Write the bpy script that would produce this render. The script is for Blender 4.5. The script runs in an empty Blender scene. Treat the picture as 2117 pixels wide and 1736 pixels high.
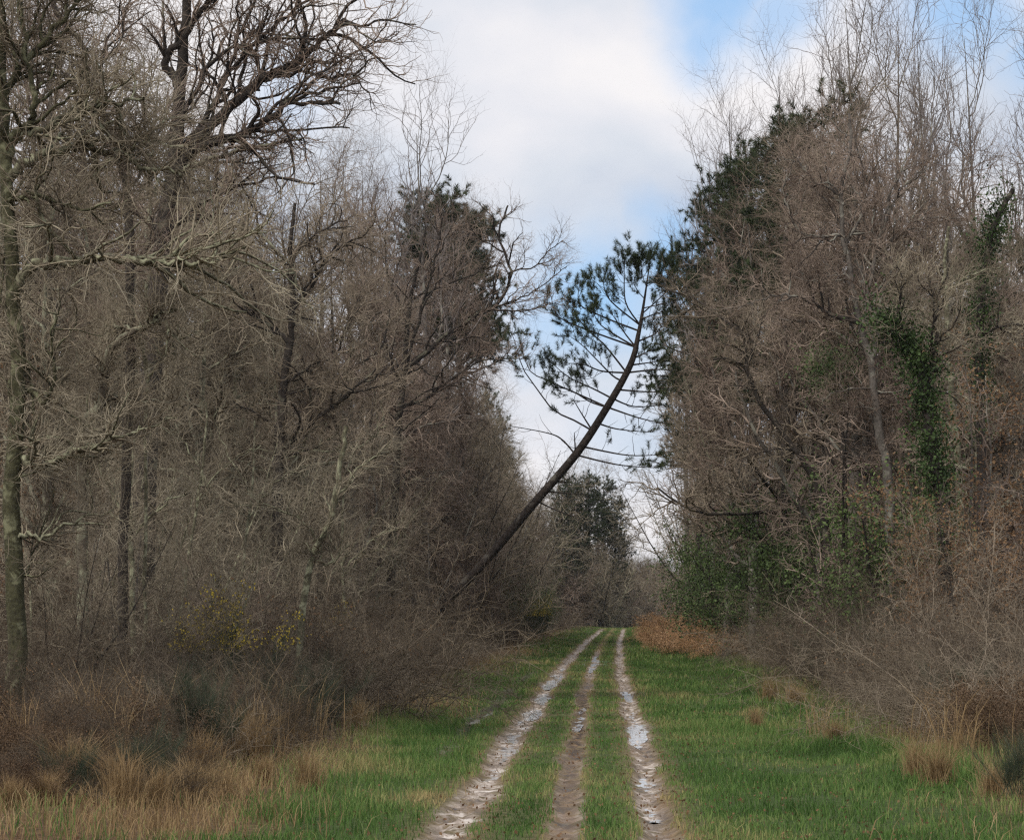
import bpy, math
import numpy as np
from mathutils import Euler, Vector

# ------------------------------------------------------------------ camera, sky, sun, exposure
sc = bpy.context.scene
R = math.radians
F, CX, CY = 5000.0, 1058.5, 868.0          # photo measured on a 2117 x 1736 grid
EYE = Vector((0, 0, 1.65))
PITCH, YAW = math.atan(386 / F), math.atan(183.5 / F)
cam = bpy.data.cameras.new('camera')
cam.sensor_width = 36
cam.lens = 36 * F / 2117
cam.clip_end = 3000
co = bpy.data.objects.new('camera', cam)
sc.collection.objects.link(co)
co.location = EYE
co.rotation_euler = Euler((R(90) + PITCH, 0, YAW))
sc.camera = co
CM = co.rotation_euler.to_matrix()

sc.view_settings.view_transform = 'Standard'
sc.view_settings.look = 'None'
sc.view_settings.exposure = 0.12
sc.view_settings.gamma = 1.0
sc.cycles.diffuse_bounces = 3
sc.cycles.glossy_bounces = 2
sc.cycles.max_bounces = 4
sc.cycles.transmission_bounces = 2
sc.cycles.caustics_reflective = False
sc.cycles.caustics_refractive = False
sc.cycles.filter_width = 1.3
sc.cycles.use_denoising = False
sc.cycles.sample_clamp_indirect = 2.0
sc.cycles.sample_clamp_direct = 4.0
sc.render.use_persistent_data = False

SUN_EL, SUN_AZ = 48.0, 215.0               # behind the camera, to the left
def at(px, py, d):                          # photo point at depth d (metres ahead) -> world point
    v = CM @ Vector((px - CX, -(py - CY), -F))
    return np.array(EYE + v * (d / v.y))
def proj(p):
    v = CM.transposed() @ (Vector(p) - EYE)
    return CX - v.x / v.z * F, CY + v.y / v.z * F

class NT:                                   # tiny node helper
    def __init__(s, tree):
        s.t = tree; tree.nodes.clear()
    def n(s, kind, **kw):
        nd = s.t.nodes.new(kind)
        for k, v in kw.items():
            if k.startswith('i_'):
                key = k[2:]
                nd.inputs[int(key) if key.isdigit() else key.replace('_', ' ')].default_value = v
            else: setattr(nd, k, v)
        return nd
    def l(s, a, b): s.t.links.new(a, b)
    def ramp(s, fac, stops, interp='LINEAR'):
        r = s.n('ShaderNodeValToRGB'); cr = r.color_ramp; cr.interpolation = interp
        while len(cr.elements) < len(stops): cr.elements.new(0.5)
        for e, (p, c) in zip(cr.elements, stops):
            e.position = p; e.color = (*c, 1) if len(c) == 3 else c
        s.l(fac, r.inputs[0]); return r.outputs[0]
    def math(s, op, a, b=None, c=None, clamp=False):
        m = s.n('ShaderNodeMath', operation=op, use_clamp=clamp)
        for i, v in enumerate((a, b, c)):
            if v is None: continue
            if isinstance(v, (int, float)): m.inputs[i].default_value = v
            else: s.l(v, m.inputs[i])
        return m.outputs[0]
    def mix(s, f, a, b, mode='MIX'):
        m = s.n('ShaderNodeMix', data_type='RGBA', blend_type=mode)
        for i, v in ((0, f), (6, a), (7, b)):
            if isinstance(v, (int, float)): m.inputs[i].default_value = v
            elif isinstance(v, tuple): m.inputs[i].default_value = (*v, 1)
            else: s.l(v, m.inputs[i])
        return m.outputs[2]
    def noise(s, vec, scale, detail=4, rough=.55, dist=0):
        t = s.n('ShaderNodeTexNoise', i_Scale=scale, i_Detail=detail, i_Roughness=rough, i_Distortion=dist)
        if vec is not None: s.l(vec, t.inputs['Vector'])
        return t.outputs['Fac']

def srgb(r, g, b):
    f = lambda c: ((c / 255 + .055) / 1.055) ** 2.4 if c > 10 else c / 255 / 12.92
    return (f(r), f(g), f(b))

world = bpy.data.worlds.new('World'); sc.world = world; world.use_nodes = True
w = NT(world.node_tree)
sky = w.n('ShaderNodeTexSky', sky_type='NISHITA', sun_disc=False, sun_elevation=R(SUN_EL), sun_rotation=R(SUN_AZ))
tc = w.n('ShaderNodeTexCoord').outputs['Generated']
blue = w.n('ShaderNodeVectorMath', operation='SCALE', i_Scale=0.11); w.l(sky.outputs[0], blue.inputs[0])
wob = w.n('ShaderNodeTexNoise', i_Scale=9.0, i_Detail=5.0, i_Roughness=.55); w.l(tc, wob.inputs['Vector'])
sub = w.n('ShaderNodeVectorMath', operation='SUBTRACT'); w.l(wob.outputs['Color'], sub.inputs[0]); sub.inputs[1].default_value = (.5, .5, .5)
wsc = w.n('ShaderNodeVectorMath', operation='SCALE', i_Scale=.085); w.l(sub.outputs[0], wsc.inputs[0])
dirw = w.n('ShaderNodeVectorMath', operation='ADD'); w.l(tc, dirw.inputs[0]); w.l(wsc.outputs[0], dirw.inputs[1])
gap = None                                  # gaps in the cloud, as directions in the sky
for px, py, rad, amt in ((1500, 30, .042, 1.0), (1640, 60, .03, .7), (1960, -20, .05, .8), (2120, 110, .035, .7), (1480, 470, .022, .5),
                         (1240, 620, .045, 1.0), (1120, 660, .035, .7), (1400, 520, .035, 1.0), (640, 150, .035, .35), (1240, 900, .035, .25)):
    dv = (Vector(at(px, py, 100)) - EYE).normalized()
    ds = w.n('ShaderNodeVectorMath', operation='DISTANCE'); w.l(dirw.outputs[0], ds.inputs[0]); ds.inputs[1].default_value = dv
    mr = w.n('ShaderNodeMapRange', interpolation_type='SMOOTHSTEP', i_1=rad * .1, i_2=rad, i_3=amt, i_4=0.0)
    w.l(ds.outputs['Value'], mr.inputs[0])
    gap = mr.outputs[0] if gap is None else w.math('MAXIMUM', gap, mr.outputs[0])
big = w.noise(tc, 3.2, 5, .5)
mapn = w.n('ShaderNodeMapping'); mapn.inputs['Scale'].default_value = (1, 1, 1.7); w.l(tc, mapn.inputs[0])
body = w.noise(mapn.outputs[0], 6.0, 6, .47, .15)
cloud = w.ramp(body, [(.36, (.54, .60, .71)), (.45, (.66, .70, .77)), (.52, (.77, .775, .82)), (.60, (.87, .85, .86))])
skyblue = w.mix(.65, blue.outputs[0], (.31, .6, 1.0))
col = w.mix(gap, cloud, skyblue)
bg = w.n('ShaderNodeBackground', i_Strength=1.0); w.l(col, bg.inputs[0])
wo = w.n('ShaderNodeOutputWorld'); w.l(bg.outputs[0], wo.inputs[0])

sun = bpy.data.lights.new('sun', 'SUN'); sun.energy = 2.4; sun.angle = R(8); sun.color = (1, .95, .87)
so = bpy.data.objects.new('sun', sun); sc.collection.objects.link(so)
so.rotation_euler = Euler((R(90 - SUN_EL), 0, R(180 - SUN_AZ)))

# ------------------------------------------------------------------ materials
def principled(name):
    m = bpy.data.materials.new(name); m.use_nodes = True
    t = NT(m.node_tree); b = t.n('ShaderNodeBsdfPrincipled'); o = t.n('ShaderNodeOutputMaterial'); t.l(b.outputs[0], o.inputs[0])
    b.inputs['Specular IOR Level'].default_value = .12
    b.inputs['Roughness'].default_value = .85
    return m, t, b
def bark(name, dark, mid, lichen, amount=.55, scale=2.2):
    m, t, b = principled(name)
    c = t.n('ShaderNodeTexCoord').outputs['Object']
    n1 = t.noise(c, scale * 4, 6, .65); n2 = t.noise(c, scale, 3, .6, .5)
    base = t.ramp(n1, [(.3, dark), (.65, mid)])
    up_ = t.n('ShaderNodeSeparateXYZ'); t.l(t.n('ShaderNodeNewGeometry').outputs['Normal'], up_.inputs[0])
    n2 = t.math('ADD', n2, t.math('MULTIPLY', up_.outputs[2], .09))
    lich = t.ramp(n2, [(amount - .05, (0, 0, 0)), (amount + .07, (1, 1, 1))])
    t.l(t.mix(lich, base, lichen), b.inputs['Base Color'])
    bp = t.n('ShaderNodeBump', i_Strength=.6, i_Distance=.03); t.l(t.noise(c, 18, 5, .7), bp.inputs['Height']); t.l(bp.outputs[0], b.inputs['Normal'])
    return m
def tinted(name, stops, scale=.6, rough=.85, attr=None, trans=0, spread=.16):
    m, t, b = principled(name)
    c = t.n('ShaderNodeTexCoord').outputs['Object']
    n = t.noise(c, scale, 4, .6)
    if attr:
        a = t.n('ShaderNodeAttribute', attribute_name=attr).outputs['Fac']
    else:
        a = t.n('ShaderNodeObjectInfo').outputs['Random']
    v = t.math('ADD', n, t.math('MULTIPLY', t.math('SUBTRACT', a, .5), spread))
    colr = t.ramp(v, stops)
    t.l(colr, b.inputs['Base Color']); b.inputs['Roughness'].default_value = rough
    if trans:
        tr = t.n('ShaderNodeBsdfTranslucent'); t.l(colr, tr.inputs[0])
        mx = t.n('ShaderNodeMixShader', i_0=trans); t.l(b.outputs[0], mx.inputs[1]); t.l(tr.outputs[0], mx.inputs[2])
        t.l(mx.outputs[0], [n for n in t.t.nodes if n.type == 'OUTPUT_MATERIAL'][0].inputs[0])
    return m
M = {}
M['oak_bark'] = bark('oak_bark', (.045, .038, .03), (.12, .1, .075), (.27, .27, .19), .53)
M['dark_bark'] = bark('dark_bark', (.02, .018, .016), (.055, .045, .038), (.15, .14, .1), .64)
M['pine_bark'] = bark('pine_bark', (.01, .008, .007), (.055, .043, .036), (.1, .09, .075), .66)
M['grey_bark'] = bark('grey_bark', (.06, .052, .045), (.17, .15, .13), (.3, .29, .24), .58)
M['lichen_bark'] = bark('lichen_bark', (.05, .045, .032), (.15, .14, .09), (.3, .3, .2), .54, 7)
M['moss_bark'] = bark('moss_bark', (.03, .028, .018), (.085, .082, .045), (.19, .19, .115), .58, 6)
M['twig_brown'] = tinted('twig_brown', [(.32, (.09, .07, .05)), (.5, (.25, .203, .15)), (.7, (.38, .315, .24))], 1.7)
M['twig_red'] = tinted('twig_red', [(.32, (.1, .068, .054)), (.5, (.25, .192, .15)), (.7, (.38, .3, .245))], 1.7)
M['twig_olive'] = tinted('twig_olive', [(.32, (.09, .073, .052)), (.5, (.25, .21, .152)), (.7, (.38, .335, .245))], 1.7)
M['twig_pale'] = tinted('twig_pale', [(.25, (.15, .125, .115)), (.5, (.22, .19, .175)), (.75, (.3, .27, .25))], 1.7)
M['cane'] = tinted('cane', [(.32, (.036, .028, .021)), (.5, (.1, .077, .056)), (.7, (.235, .19, .135))], 1.5)
M['needle'] = tinted('needle', [(.3, (.018, .028, .011)), (.5, (.04, .056, .022)), (.72, (.075, .095, .038))], 1.2, .6)
M['dark_ivy'] = tinted('dark_ivy', [(.3, (.022, .038, .014)), (.5, (.052, .085, .028)), (.72, (.11, .16, .055))], 1.6, .5, None, .15)
M['ivy_leaf'] = tinted('ivy_leaf', [(.3, (.035, .055, .02)), (.5, (.08, .12, .04)), (.75, (.16, .21, .075))], 1.3, .5, None, .2)
M['broom'] = tinted('broom', [(.3, (.032, .045, .028)), (.5, (.062, .078, .05)), (.75, (.13, .135, .085))], 1.4)
M['dry_leaf'] = tinted('dry_leaf', [(.3, (.1, .055, .03)), (.5, (.19, .11, .06)), (.75, (.3, .19, .1))], 1.5, .8, None, .25)
M['bracken'] = tinted('bracken', [(.3, (.25, .14, .068)), (.5, (.43, .255, .135)), (.75, (.58, .38, .23))], 1.5, .8, None, .2)
M['rust'] = tinted('rust', [(.3, (.075, .048, .03)), (.5, (.15, .1, .062)), (.72, (.28, .195, .12))], 1.5, .8, None, .2)
M['straw'] = tinted('straw', [(.3, (.2, .13, .065)), (.5, (.33, .23, .12)), (.75, (.48, .37, .22))], 1.5, .8, None, .25)
M['flower'] = tinted('flower', [(.3, (.3, .22, .03)), (.7, (.45, .34, .05))], 2)
M['grass'] = tinted('grass', [(.25, (.05, .098, .024)), (.44, (.1, .185, .046)), (.58, (.175, .24, .075)), (.8, (.4, .31, .15))], .45, .7, 'tint', .3, .5)

# ------------------------------------------------------------------ mesh helpers
def make_mesh(name, V, quads=None, tris=None, mat=None, attrs=None, smooth=True):
    me = bpy.data.meshes.new(name)
    nq = 0 if quads is None else len(quads); nt = 0 if tris is None else len(tris)
    V = np.ascontiguousarray(V, dtype=np.float32)
    me.vertices.add(len(V)); me.vertices.foreach_set('co', V.ravel())
    me.loops.add(nq * 4 + nt * 3); me.polygons.add(nq + nt)
    li = []
    if nq: li.append(np.asarray(quads, np.int32).ravel())
    if nt: li.append(np.asarray(tris, np.int32).ravel())
    me.loops.foreach_set('vertex_index', np.concatenate(li))
    st = np.concatenate([np.arange(nq) * 4, nq * 4 + np.arange(nt) * 3]).astype(np.int32)
    me.polygons.foreach_set('loop_start', st)
    me.polygons.foreach_set('use_smooth', np.full(nq + nt, smooth))
    if mat: me.materials.append(mat)
    for k, a in (attrs or {}).items():
        at_ = me.attributes.new(k, 'FLOAT', 'POINT'); at_.data.foreach_set('value', np.asarray(a, np.float32))
    me.update(calc_edges=True)
    return me
class Geo:
    def __init__(s): s.V, s.Q, s.T, s.n = [], [], [], 0
    def add(s, V, Q=None, T=None):
        if len(V) == 0: return
        s.V.append(V)
        if Q is not None: s.Q.append(Q + s.n)
        if T is not None: s.T.append(T + s.n)
        s.n += len(V)
    def mesh(s, name, mat, smooth=True):
        return make_mesh(name, np.concatenate(s.V), np.concatenate(s.Q) if s.Q else None, np.concatenate(s.T) if s.T else None, mat, None, smooth)
def norm(v): return v / np.maximum(np.linalg.norm(v, axis=-1, keepdims=True), 1e-9)
def tubes(P, Rd, sides=3):
    N, K, _ = P.shape
    T = norm(np.gradient(P, axis=1))
    ref = np.eye(3)[np.argmin(np.abs(T).max(axis=1), axis=1)][:, None, :]
    A = norm(np.cross(T, ref)); B = np.cross(T, A)
    th = np.arange(sides) * 2 * np.pi / sides
    V = P[:, :, None] + Rd[:, :, None, None] * (A[:, :, None] * np.cos(th)[:, None] + B[:, :, None] * np.sin(th)[:, None])
    idx = np.arange(N * K * sides).reshape(N, K, sides)
    a = idx[:, :-1]; b = np.roll(a, -1, 2); d = idx[:, 1:]; c = np.roll(d, -1, 2)
    return V.reshape(-1, 3), np.stack([a, b, c, d], -1).reshape(-1, 4)
def grow(P, Rd, rng, n, t0, t1, ang, length, K, rad, up=0., wob=.12, decay=.4, flat=0.):
    N, Kp, _ = P.shape
    m = N * n
    par = np.repeat(np.arange(N), n)
    t = t0 + (t1 - t0) * ((np.tile(np.arange(n), N) + rng.random(m)) / n)
    f = t * (Kp - 1); i = np.minimum(f.astype(int), Kp - 2); fr = (f - i)[:, None]
    pos = P[par, i] * (1 - fr) + P[par, i + 1] * fr
    pr = Rd[par, i] * (1 - fr[:, 0]) + Rd[par, i + 1] * fr[:, 0]
    tan = norm(P[par, i + 1] - P[par, i])
    rv = rng.normal(size=(m, 3)); rv[:, 2] *= (1 - flat)
    perp = norm(np.cross(tan, np.cross(rv, tan)))
    a = np.radians(rng.uniform(*ang, m))[:, None]
    d = norm(np.cos(a) * tan + np.sin(a) * perp)
    L = length * rng.uniform(.55, 1.25, m) * (1 - decay * t)
    r0 = np.minimum(rad * rng.uniform(.75, 1.2, m), pr * .8)
    out = np.empty((m, K, 3)); out[:, 0] = pos
    st = (L / (K - 1))[:, None]
    for k in range(1, K):
        d = norm(d + rng.normal(size=(m, 3)) * wob + np.array([0, 0, up]))
        out[:, k] = out[:, k - 1] + d * st
    RR = r0[:, None] * np.linspace(1, .35, K)[None]
    return out, RR
def line(pts, K=None, rng=None, wob=0.):                     # smooth resample of a control polyline
    p = np.asarray(pts, float); n = len(p)
    K = K or (n - 1) * 4 + 1
    t = np.linspace(0, n - 1, K); i = np.minimum(t.astype(int), n - 2); f = (t - i)[:, None]
    pm = p[np.maximum(i - 1, 0)]; p0 = p[i]; p1 = p[i + 1]; p2 = p[np.minimum(i + 2, n - 1)]
    o = .5 * (2 * p0 + (p1 - pm) * f + (2 * pm - 5 * p0 + 4 * p1 - p2) * f ** 2 + (3 * p0 - 3 * p1 + p2 - pm) * f ** 3)
    if rng is not None: o[1:-1] += rng.normal(size=(K - 2, 3)) * wob
    return o
def leaves(C, rng, size, droop=.3):                          # little folded leaf quads at C
    n = len(C)
    d = norm(rng.normal(size=(n, 3)) + np.array([0, 0, -droop])); s = norm(np.cross(d, rng.normal(size=(n, 3))))
    L = (size * rng.uniform(.6, 1.3, n))[:, None]
    V = np.stack([C, C + d * L * .5 + s * L * .33, C + d * L, C + d * L * .5 - s * L * .33], 1).reshape(-1, 3)
    return V, np.arange(n * 4).reshape(n, 4)
def needles(C, D, rng, n, L, W, shoot):                      # brush-like shoots of needles at C along D
    m = len(C)
    c = np.repeat(C, n, 0); ax = np.repeat(norm(D), n, 0)
    t = rng.random((m * n, 1))
    base = c + ax * shoot * t
    a = np.radians(rng.uniform(25, 75, (m * n, 1)))
    pr = norm(np.cross(ax, rng.normal(size=(m * n, 3))))
    d = norm(ax * np.cos(a) + pr * np.sin(a))
    ln = L * rng.uniform(.7, 1.2, (m * n, 1)); s = norm(np.cross(d, rng.normal(size=(m * n, 3)))) * W * .5
    V = np.stack([base - s, base + s, base + d * ln], 1).reshape(-1, 3)
    return V, np.arange(m * n * 3).reshape(-1, 3)
def blades(B, H, W, rng, lean=.5):
    n = len(B)
    yaw = rng.uniform(0, 2 * np.pi, n); s = np.stack([np.cos(yaw), np.sin(yaw), 0 * yaw], 1) * (W * .5)[:, None]
    dy = rng.uniform(0, 2 * np.pi, n); lv = np.stack([np.cos(dy), np.sin(dy), 0 * dy], 1) * (H * lean * rng.random(n))[:, None]
    up = np.array([0, 0, 1.]) * H[:, None]
    mid = B + up * .6 + lv * .35; tip = B + up * rng.uniform(.8, 1, (n, 1)) + lv
    V = np.stack([B - s, B + s, mid - s * .75, mid + s * .75, tip], 1).reshape(-1, 3)
    k = (np.arange(n) * 5)[:, None]
    return V, k + np.array([[0, 1, 3, 2]]), k + np.array([[2, 3, 4]])

COL = sc.collection
def tag(o, label=None, cat=None, group=None, kind=None):
    if label: o['label'] = label
    if cat: o['category'] = cat
    if group: o['group'] = group
    if kind: o['kind'] = kind
    return o
def root(name, loc, label, cat, group=None):
    o = bpy.data.objects.new(name, None); o.empty_display_size = .3; COL.objects.link(o)
    o.location = [float(v) for v in loc]
    return tag(o, label, cat, group)
def part(name, me, parent):
    o = bpy.data.objects.new(name, me); COL.objects.link(o)
    if parent is not None: o.parent = parent
    return o
def place(proto, name, loc, rz, s, label, cat, group=None, sz=None, tilt=(0, 0)):
    r = root(name, loc, label, cat, group)
    r.rotation_euler = (tilt[0], tilt[1], rz); r.scale = (s, s, s if sz is None else sz)
    for nm, me in proto.items(): part(nm, me, r)
    return r

# ------------------------------------------------------------------ ground
def vnoise(x, y, s=0):
    r = 0
    for k, (fx, fy, ph, am) in enumerate(((1, .3, 0, 1), (.37, 1.1, 2, .8), (2.1, -1.7, 4, .5), (-1.3, 2.9, 1, .4), (4.3, 3.1, 3, .25), (-5.9, 4.7, 5, .2))):
        r = r + am * np.sin(fx * x + fy * y + ph + s * 1.7 * (k + 1))
    return r / 2.0
def bend(y): return 1.25 * np.clip((y - 45) / 135, 0, 3) ** 1.6
RUTS = ((-1.1, .165, .045), (-.31, .105, .028), (.46, .14, .045), (-1.78, .13, .04))
def rut_amt(u, y):
    amt = []
    for k, (u0, wd, dp) in enumerate(RUTS):
        wob_ = .05 * vnoise(y * .35, 0 * y, k) + .035 * vnoise(y * 1.6, 0 * y, k + 3)
        wv = wd * (1 + .3 * vnoise(y * .8, u * 0, k + 6) + .22 * vnoise(y * 2.3, u * 4, k + 16))
        a = np.exp(-(np.abs(u - u0 - wob_) / wv) ** 4)
        if k == 3: a = a * np.clip((y - 25) / 3, 0, 1) * np.clip((66 - y) / 8, 0, 1) * np.clip(.7 + .5 * vnoise(y * .9, 0 * y, 9), 0, 1)
        if k == 1: a = a * np.clip((96 - y) / 14, 0, 1)
        amt.append(a * np.clip((184 - y) / 6, 0, 1))
    return amt
def height(x, y):
    u = x - bend(y)
    ra = rut_amt(u, y); off = np.maximum.reduce([np.exp(-(np.abs(u - r[0]) / (r[1] * 1.8)) ** 2) for r in RUTS])
    h = .018 * vnoise(x * 1.1, y * 1.1) * (1 - .6 * off) + .012 * vnoise(x * 3.7, y * 2.3, 2) * (1 - off)
    for a, (u0, wd, dp) in zip(ra, RUTS):
        h = h - a * (dp + .016 * vnoise(y * .42, x * 3, u0) + .01 * vnoise(y * .9, x * 6, u0 + 2))
        h = h + .016 * np.exp(-((np.abs(u - u0) - wd * 1.5) / .12) ** 2) * (.6 + .5 * vnoise(y * 1.5, x, u0 + 4)) * np.clip((184 - y) / 6, 0, 1)
    e = np.clip((np.abs(u - .2) - 2.2) / 2.0, 0, 1)
    h = h + e * (.1 + .06 * vnoise(x * .7, y * .5, 5))
    h = h - np.clip((y - 186) / 60, 0, 1) * .5
    return h
xs = np.concatenate([-np.geomspace(900, 8, 26), np.linspace(-7.6, -2.3, 34), np.arange(-2.2, 3.7, .045), np.linspace(3.75, 9, 34), np.geomspace(10, 900, 26)])
ys = np.concatenate([np.array([-250, -120, -60, -30, -10, 0, 6, 10]), np.arange(12, 45, .075), np.arange(45, 90, .16), np.arange(90, 200, .4), np.geomspace(202, 1500, 26)])
X, Y = np.meshgrid(xs, ys)
Z = height(X, Y)
Z = Z + np.random.default_rng(8).normal(size=Z.shape) * .011 * np.maximum.reduce(rut_amt(X - bend(Y), Y)) * (Y < 70)
Z = np.where((Y > 260) | (np.abs(X) > 60), -.45, Z)
U = X - bend(Y)
am = rut_amt(U, Y)
mud = np.maximum.reduce(am)
soil = np.maximum.reduce([np.exp(-(np.abs(U - r[0]) / (r[1] * 1.9)) ** 2) for r in RUTS[:3]]) * np.clip((186 - Y) / 6, 0, 1)
edge_l = -2.55 + .3 * vnoise(Y * .3, 0 * Y, 1); edge_r = 3.1 + np.clip((Y - 25) / 40, 0, 1) * .9 + .35 * vnoise(Y * .28, 0 * Y, 4)
litter = np.clip((edge_l - U) / .5, 0, 1) + np.clip((U - edge_r) / .5, 0, 1)
ny, nx = X.shape
idx = np.arange(nx * ny).reshape(ny, nx)
GQ = np.stack([idx[:-1, :-1], idx[:-1, 1:], idx[1:, 1:], idx[1:, :-1]], -1).reshape(-1, 4)
gm, t, b = principled('ground_soil')
pos = t.n('ShaderNodeNewGeometry').outputs['Position']
A = lambda k: t.n('ShaderNodeAttribute', attribute_name=k).outputs['Fac']
nf = t.noise(pos, 9, 6, .65); nm_ = t.noise(pos, 1.6, 4, .6)
stretch = t.n('ShaderNodeMapping'); stretch.inputs['Scale'].default_value = (1.5, 1.0, 1); t.l(pos, stretch.inputs[0])
bars = t.noise(stretch.outputs[0], 1.6, 8, .72, .3)
turf = t.ramp(nf, [(.3, (.025, .04, .012)), (.6, (.06, .085, .025)), (.8, (.12, .11, .05))])
leafl = t.ramp(nf, [(.3, (.045, .03, .018)), (.55, (.12, .075, .042)), (.8, (.24, .16, .09))])
earth = t.ramp(nf, [(.3, (.09, .058, .033)), (.55, (.2, .135, .08)), (.8, (.32, .23, .15))])
mudc = t.ramp(bars, [(.36, (.06, .046, .038)), (.45, (.17, .13, .1)), (.53, (.34, .28, .235)), (.6, (.56, .5, .45)), (.72, (.66, .61, .57))])
c1 = t.mix(t.math('MULTIPLY', A('litter'), 1, clamp=True), turf, leafl)
c2 = t.mix(t.math('MULTIPLY', A('soil'), t.ramp(nm_, [(.3, (.6, .6, .6)), (.6, (1, 1, 1))]), clamp=True), c1, earth)
midc = t.ramp(bars, [(.35, (.04, .03, .024)), (.5, (.12, .085, .06)), (.66, (.27, .2, .15))])
mudn = t.math('MULTIPLY', A('mud'), t.ramp(t.noise(pos, 5, 5, .7), [(.41, (.06, .06, .06)), (.52, (1, 1, 1))]))
c3 = t.mix(mudn, c2, t.mix(A('dark'), t.mix(A('brown'), mudc, midc), (.035, .027, .024)))
t.l(c3, b.inputs['Base Color'])
wet = t.math('MULTIPLY', t.math('SUBTRACT', A('mud'), A('dark'), clamp=True), t.ramp(bars, [(.4, (1, 1, 1)), (.6, (.25, .25, .25))]))
t.l(t.math('SUBTRACT', .9, t.math('MULTIPLY', wet, .5)), b.inputs['Roughness'])
bp = t.n('ShaderNodeBump', i_Strength=.5, i_Distance=.03); t.l(nf, bp.inputs['Height']); t.l(bp.outputs[0], b.inputs['Normal'])
ground = part('ground', make_mesh('ground', np.stack([X, Y, Z], -1).reshape(-1, 3), GQ, None, gm, {'mud': mud.ravel(), 'dark': np.maximum(am[3], am[1] * .75 * np.clip((Y - 26) / 3, 0, 1) * np.clip((46 - Y) / 4, 0, 1)).ravel(), 'brown': np.maximum(am[1] * np.clip((62 - Y) / 10, 0, 1), am[3]).ravel(), 'soil': soil.ravel(), 'litter': np.clip(litter, 0, 1).ravel()}), None)
tag(ground, 'grassy woodland ride with three muddy wheel ruts', 'ground', None, 'structure')

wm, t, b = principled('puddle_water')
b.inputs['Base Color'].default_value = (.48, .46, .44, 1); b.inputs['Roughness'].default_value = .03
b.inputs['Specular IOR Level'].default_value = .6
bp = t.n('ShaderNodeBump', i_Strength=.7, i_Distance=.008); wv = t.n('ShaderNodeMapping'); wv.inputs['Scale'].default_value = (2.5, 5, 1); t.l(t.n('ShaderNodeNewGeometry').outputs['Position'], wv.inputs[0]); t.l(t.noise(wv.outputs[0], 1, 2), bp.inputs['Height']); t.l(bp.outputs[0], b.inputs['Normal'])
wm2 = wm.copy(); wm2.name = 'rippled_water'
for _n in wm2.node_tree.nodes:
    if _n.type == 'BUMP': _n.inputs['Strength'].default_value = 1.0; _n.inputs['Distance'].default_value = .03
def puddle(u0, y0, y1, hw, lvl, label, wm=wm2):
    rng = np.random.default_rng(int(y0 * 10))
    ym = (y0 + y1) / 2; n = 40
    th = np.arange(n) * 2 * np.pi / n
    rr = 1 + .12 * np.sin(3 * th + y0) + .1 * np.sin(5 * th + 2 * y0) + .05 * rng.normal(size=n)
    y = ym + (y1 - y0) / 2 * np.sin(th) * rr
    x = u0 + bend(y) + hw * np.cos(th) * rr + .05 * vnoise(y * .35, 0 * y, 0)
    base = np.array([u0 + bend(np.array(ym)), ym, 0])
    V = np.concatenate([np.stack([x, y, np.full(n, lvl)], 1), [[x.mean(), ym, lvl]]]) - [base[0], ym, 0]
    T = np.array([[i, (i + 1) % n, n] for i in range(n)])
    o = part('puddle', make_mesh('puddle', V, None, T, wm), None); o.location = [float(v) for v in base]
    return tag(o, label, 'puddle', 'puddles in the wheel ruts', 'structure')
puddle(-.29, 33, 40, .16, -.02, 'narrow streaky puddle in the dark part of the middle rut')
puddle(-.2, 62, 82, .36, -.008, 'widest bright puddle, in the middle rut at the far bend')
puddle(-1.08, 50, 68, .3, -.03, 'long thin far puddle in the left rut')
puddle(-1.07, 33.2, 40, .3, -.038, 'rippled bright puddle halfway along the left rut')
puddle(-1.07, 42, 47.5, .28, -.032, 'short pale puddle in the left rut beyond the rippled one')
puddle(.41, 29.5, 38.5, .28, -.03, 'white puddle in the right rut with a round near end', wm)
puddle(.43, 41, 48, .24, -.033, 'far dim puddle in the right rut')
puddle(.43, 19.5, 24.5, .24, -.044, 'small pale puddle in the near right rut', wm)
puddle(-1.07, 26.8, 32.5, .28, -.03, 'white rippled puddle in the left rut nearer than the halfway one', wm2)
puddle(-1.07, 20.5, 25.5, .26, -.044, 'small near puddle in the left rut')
puddle(-1.76, 34.5, 38, .12, -.014, 'tiny puddle in the dark side rut on the left verge')

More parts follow.
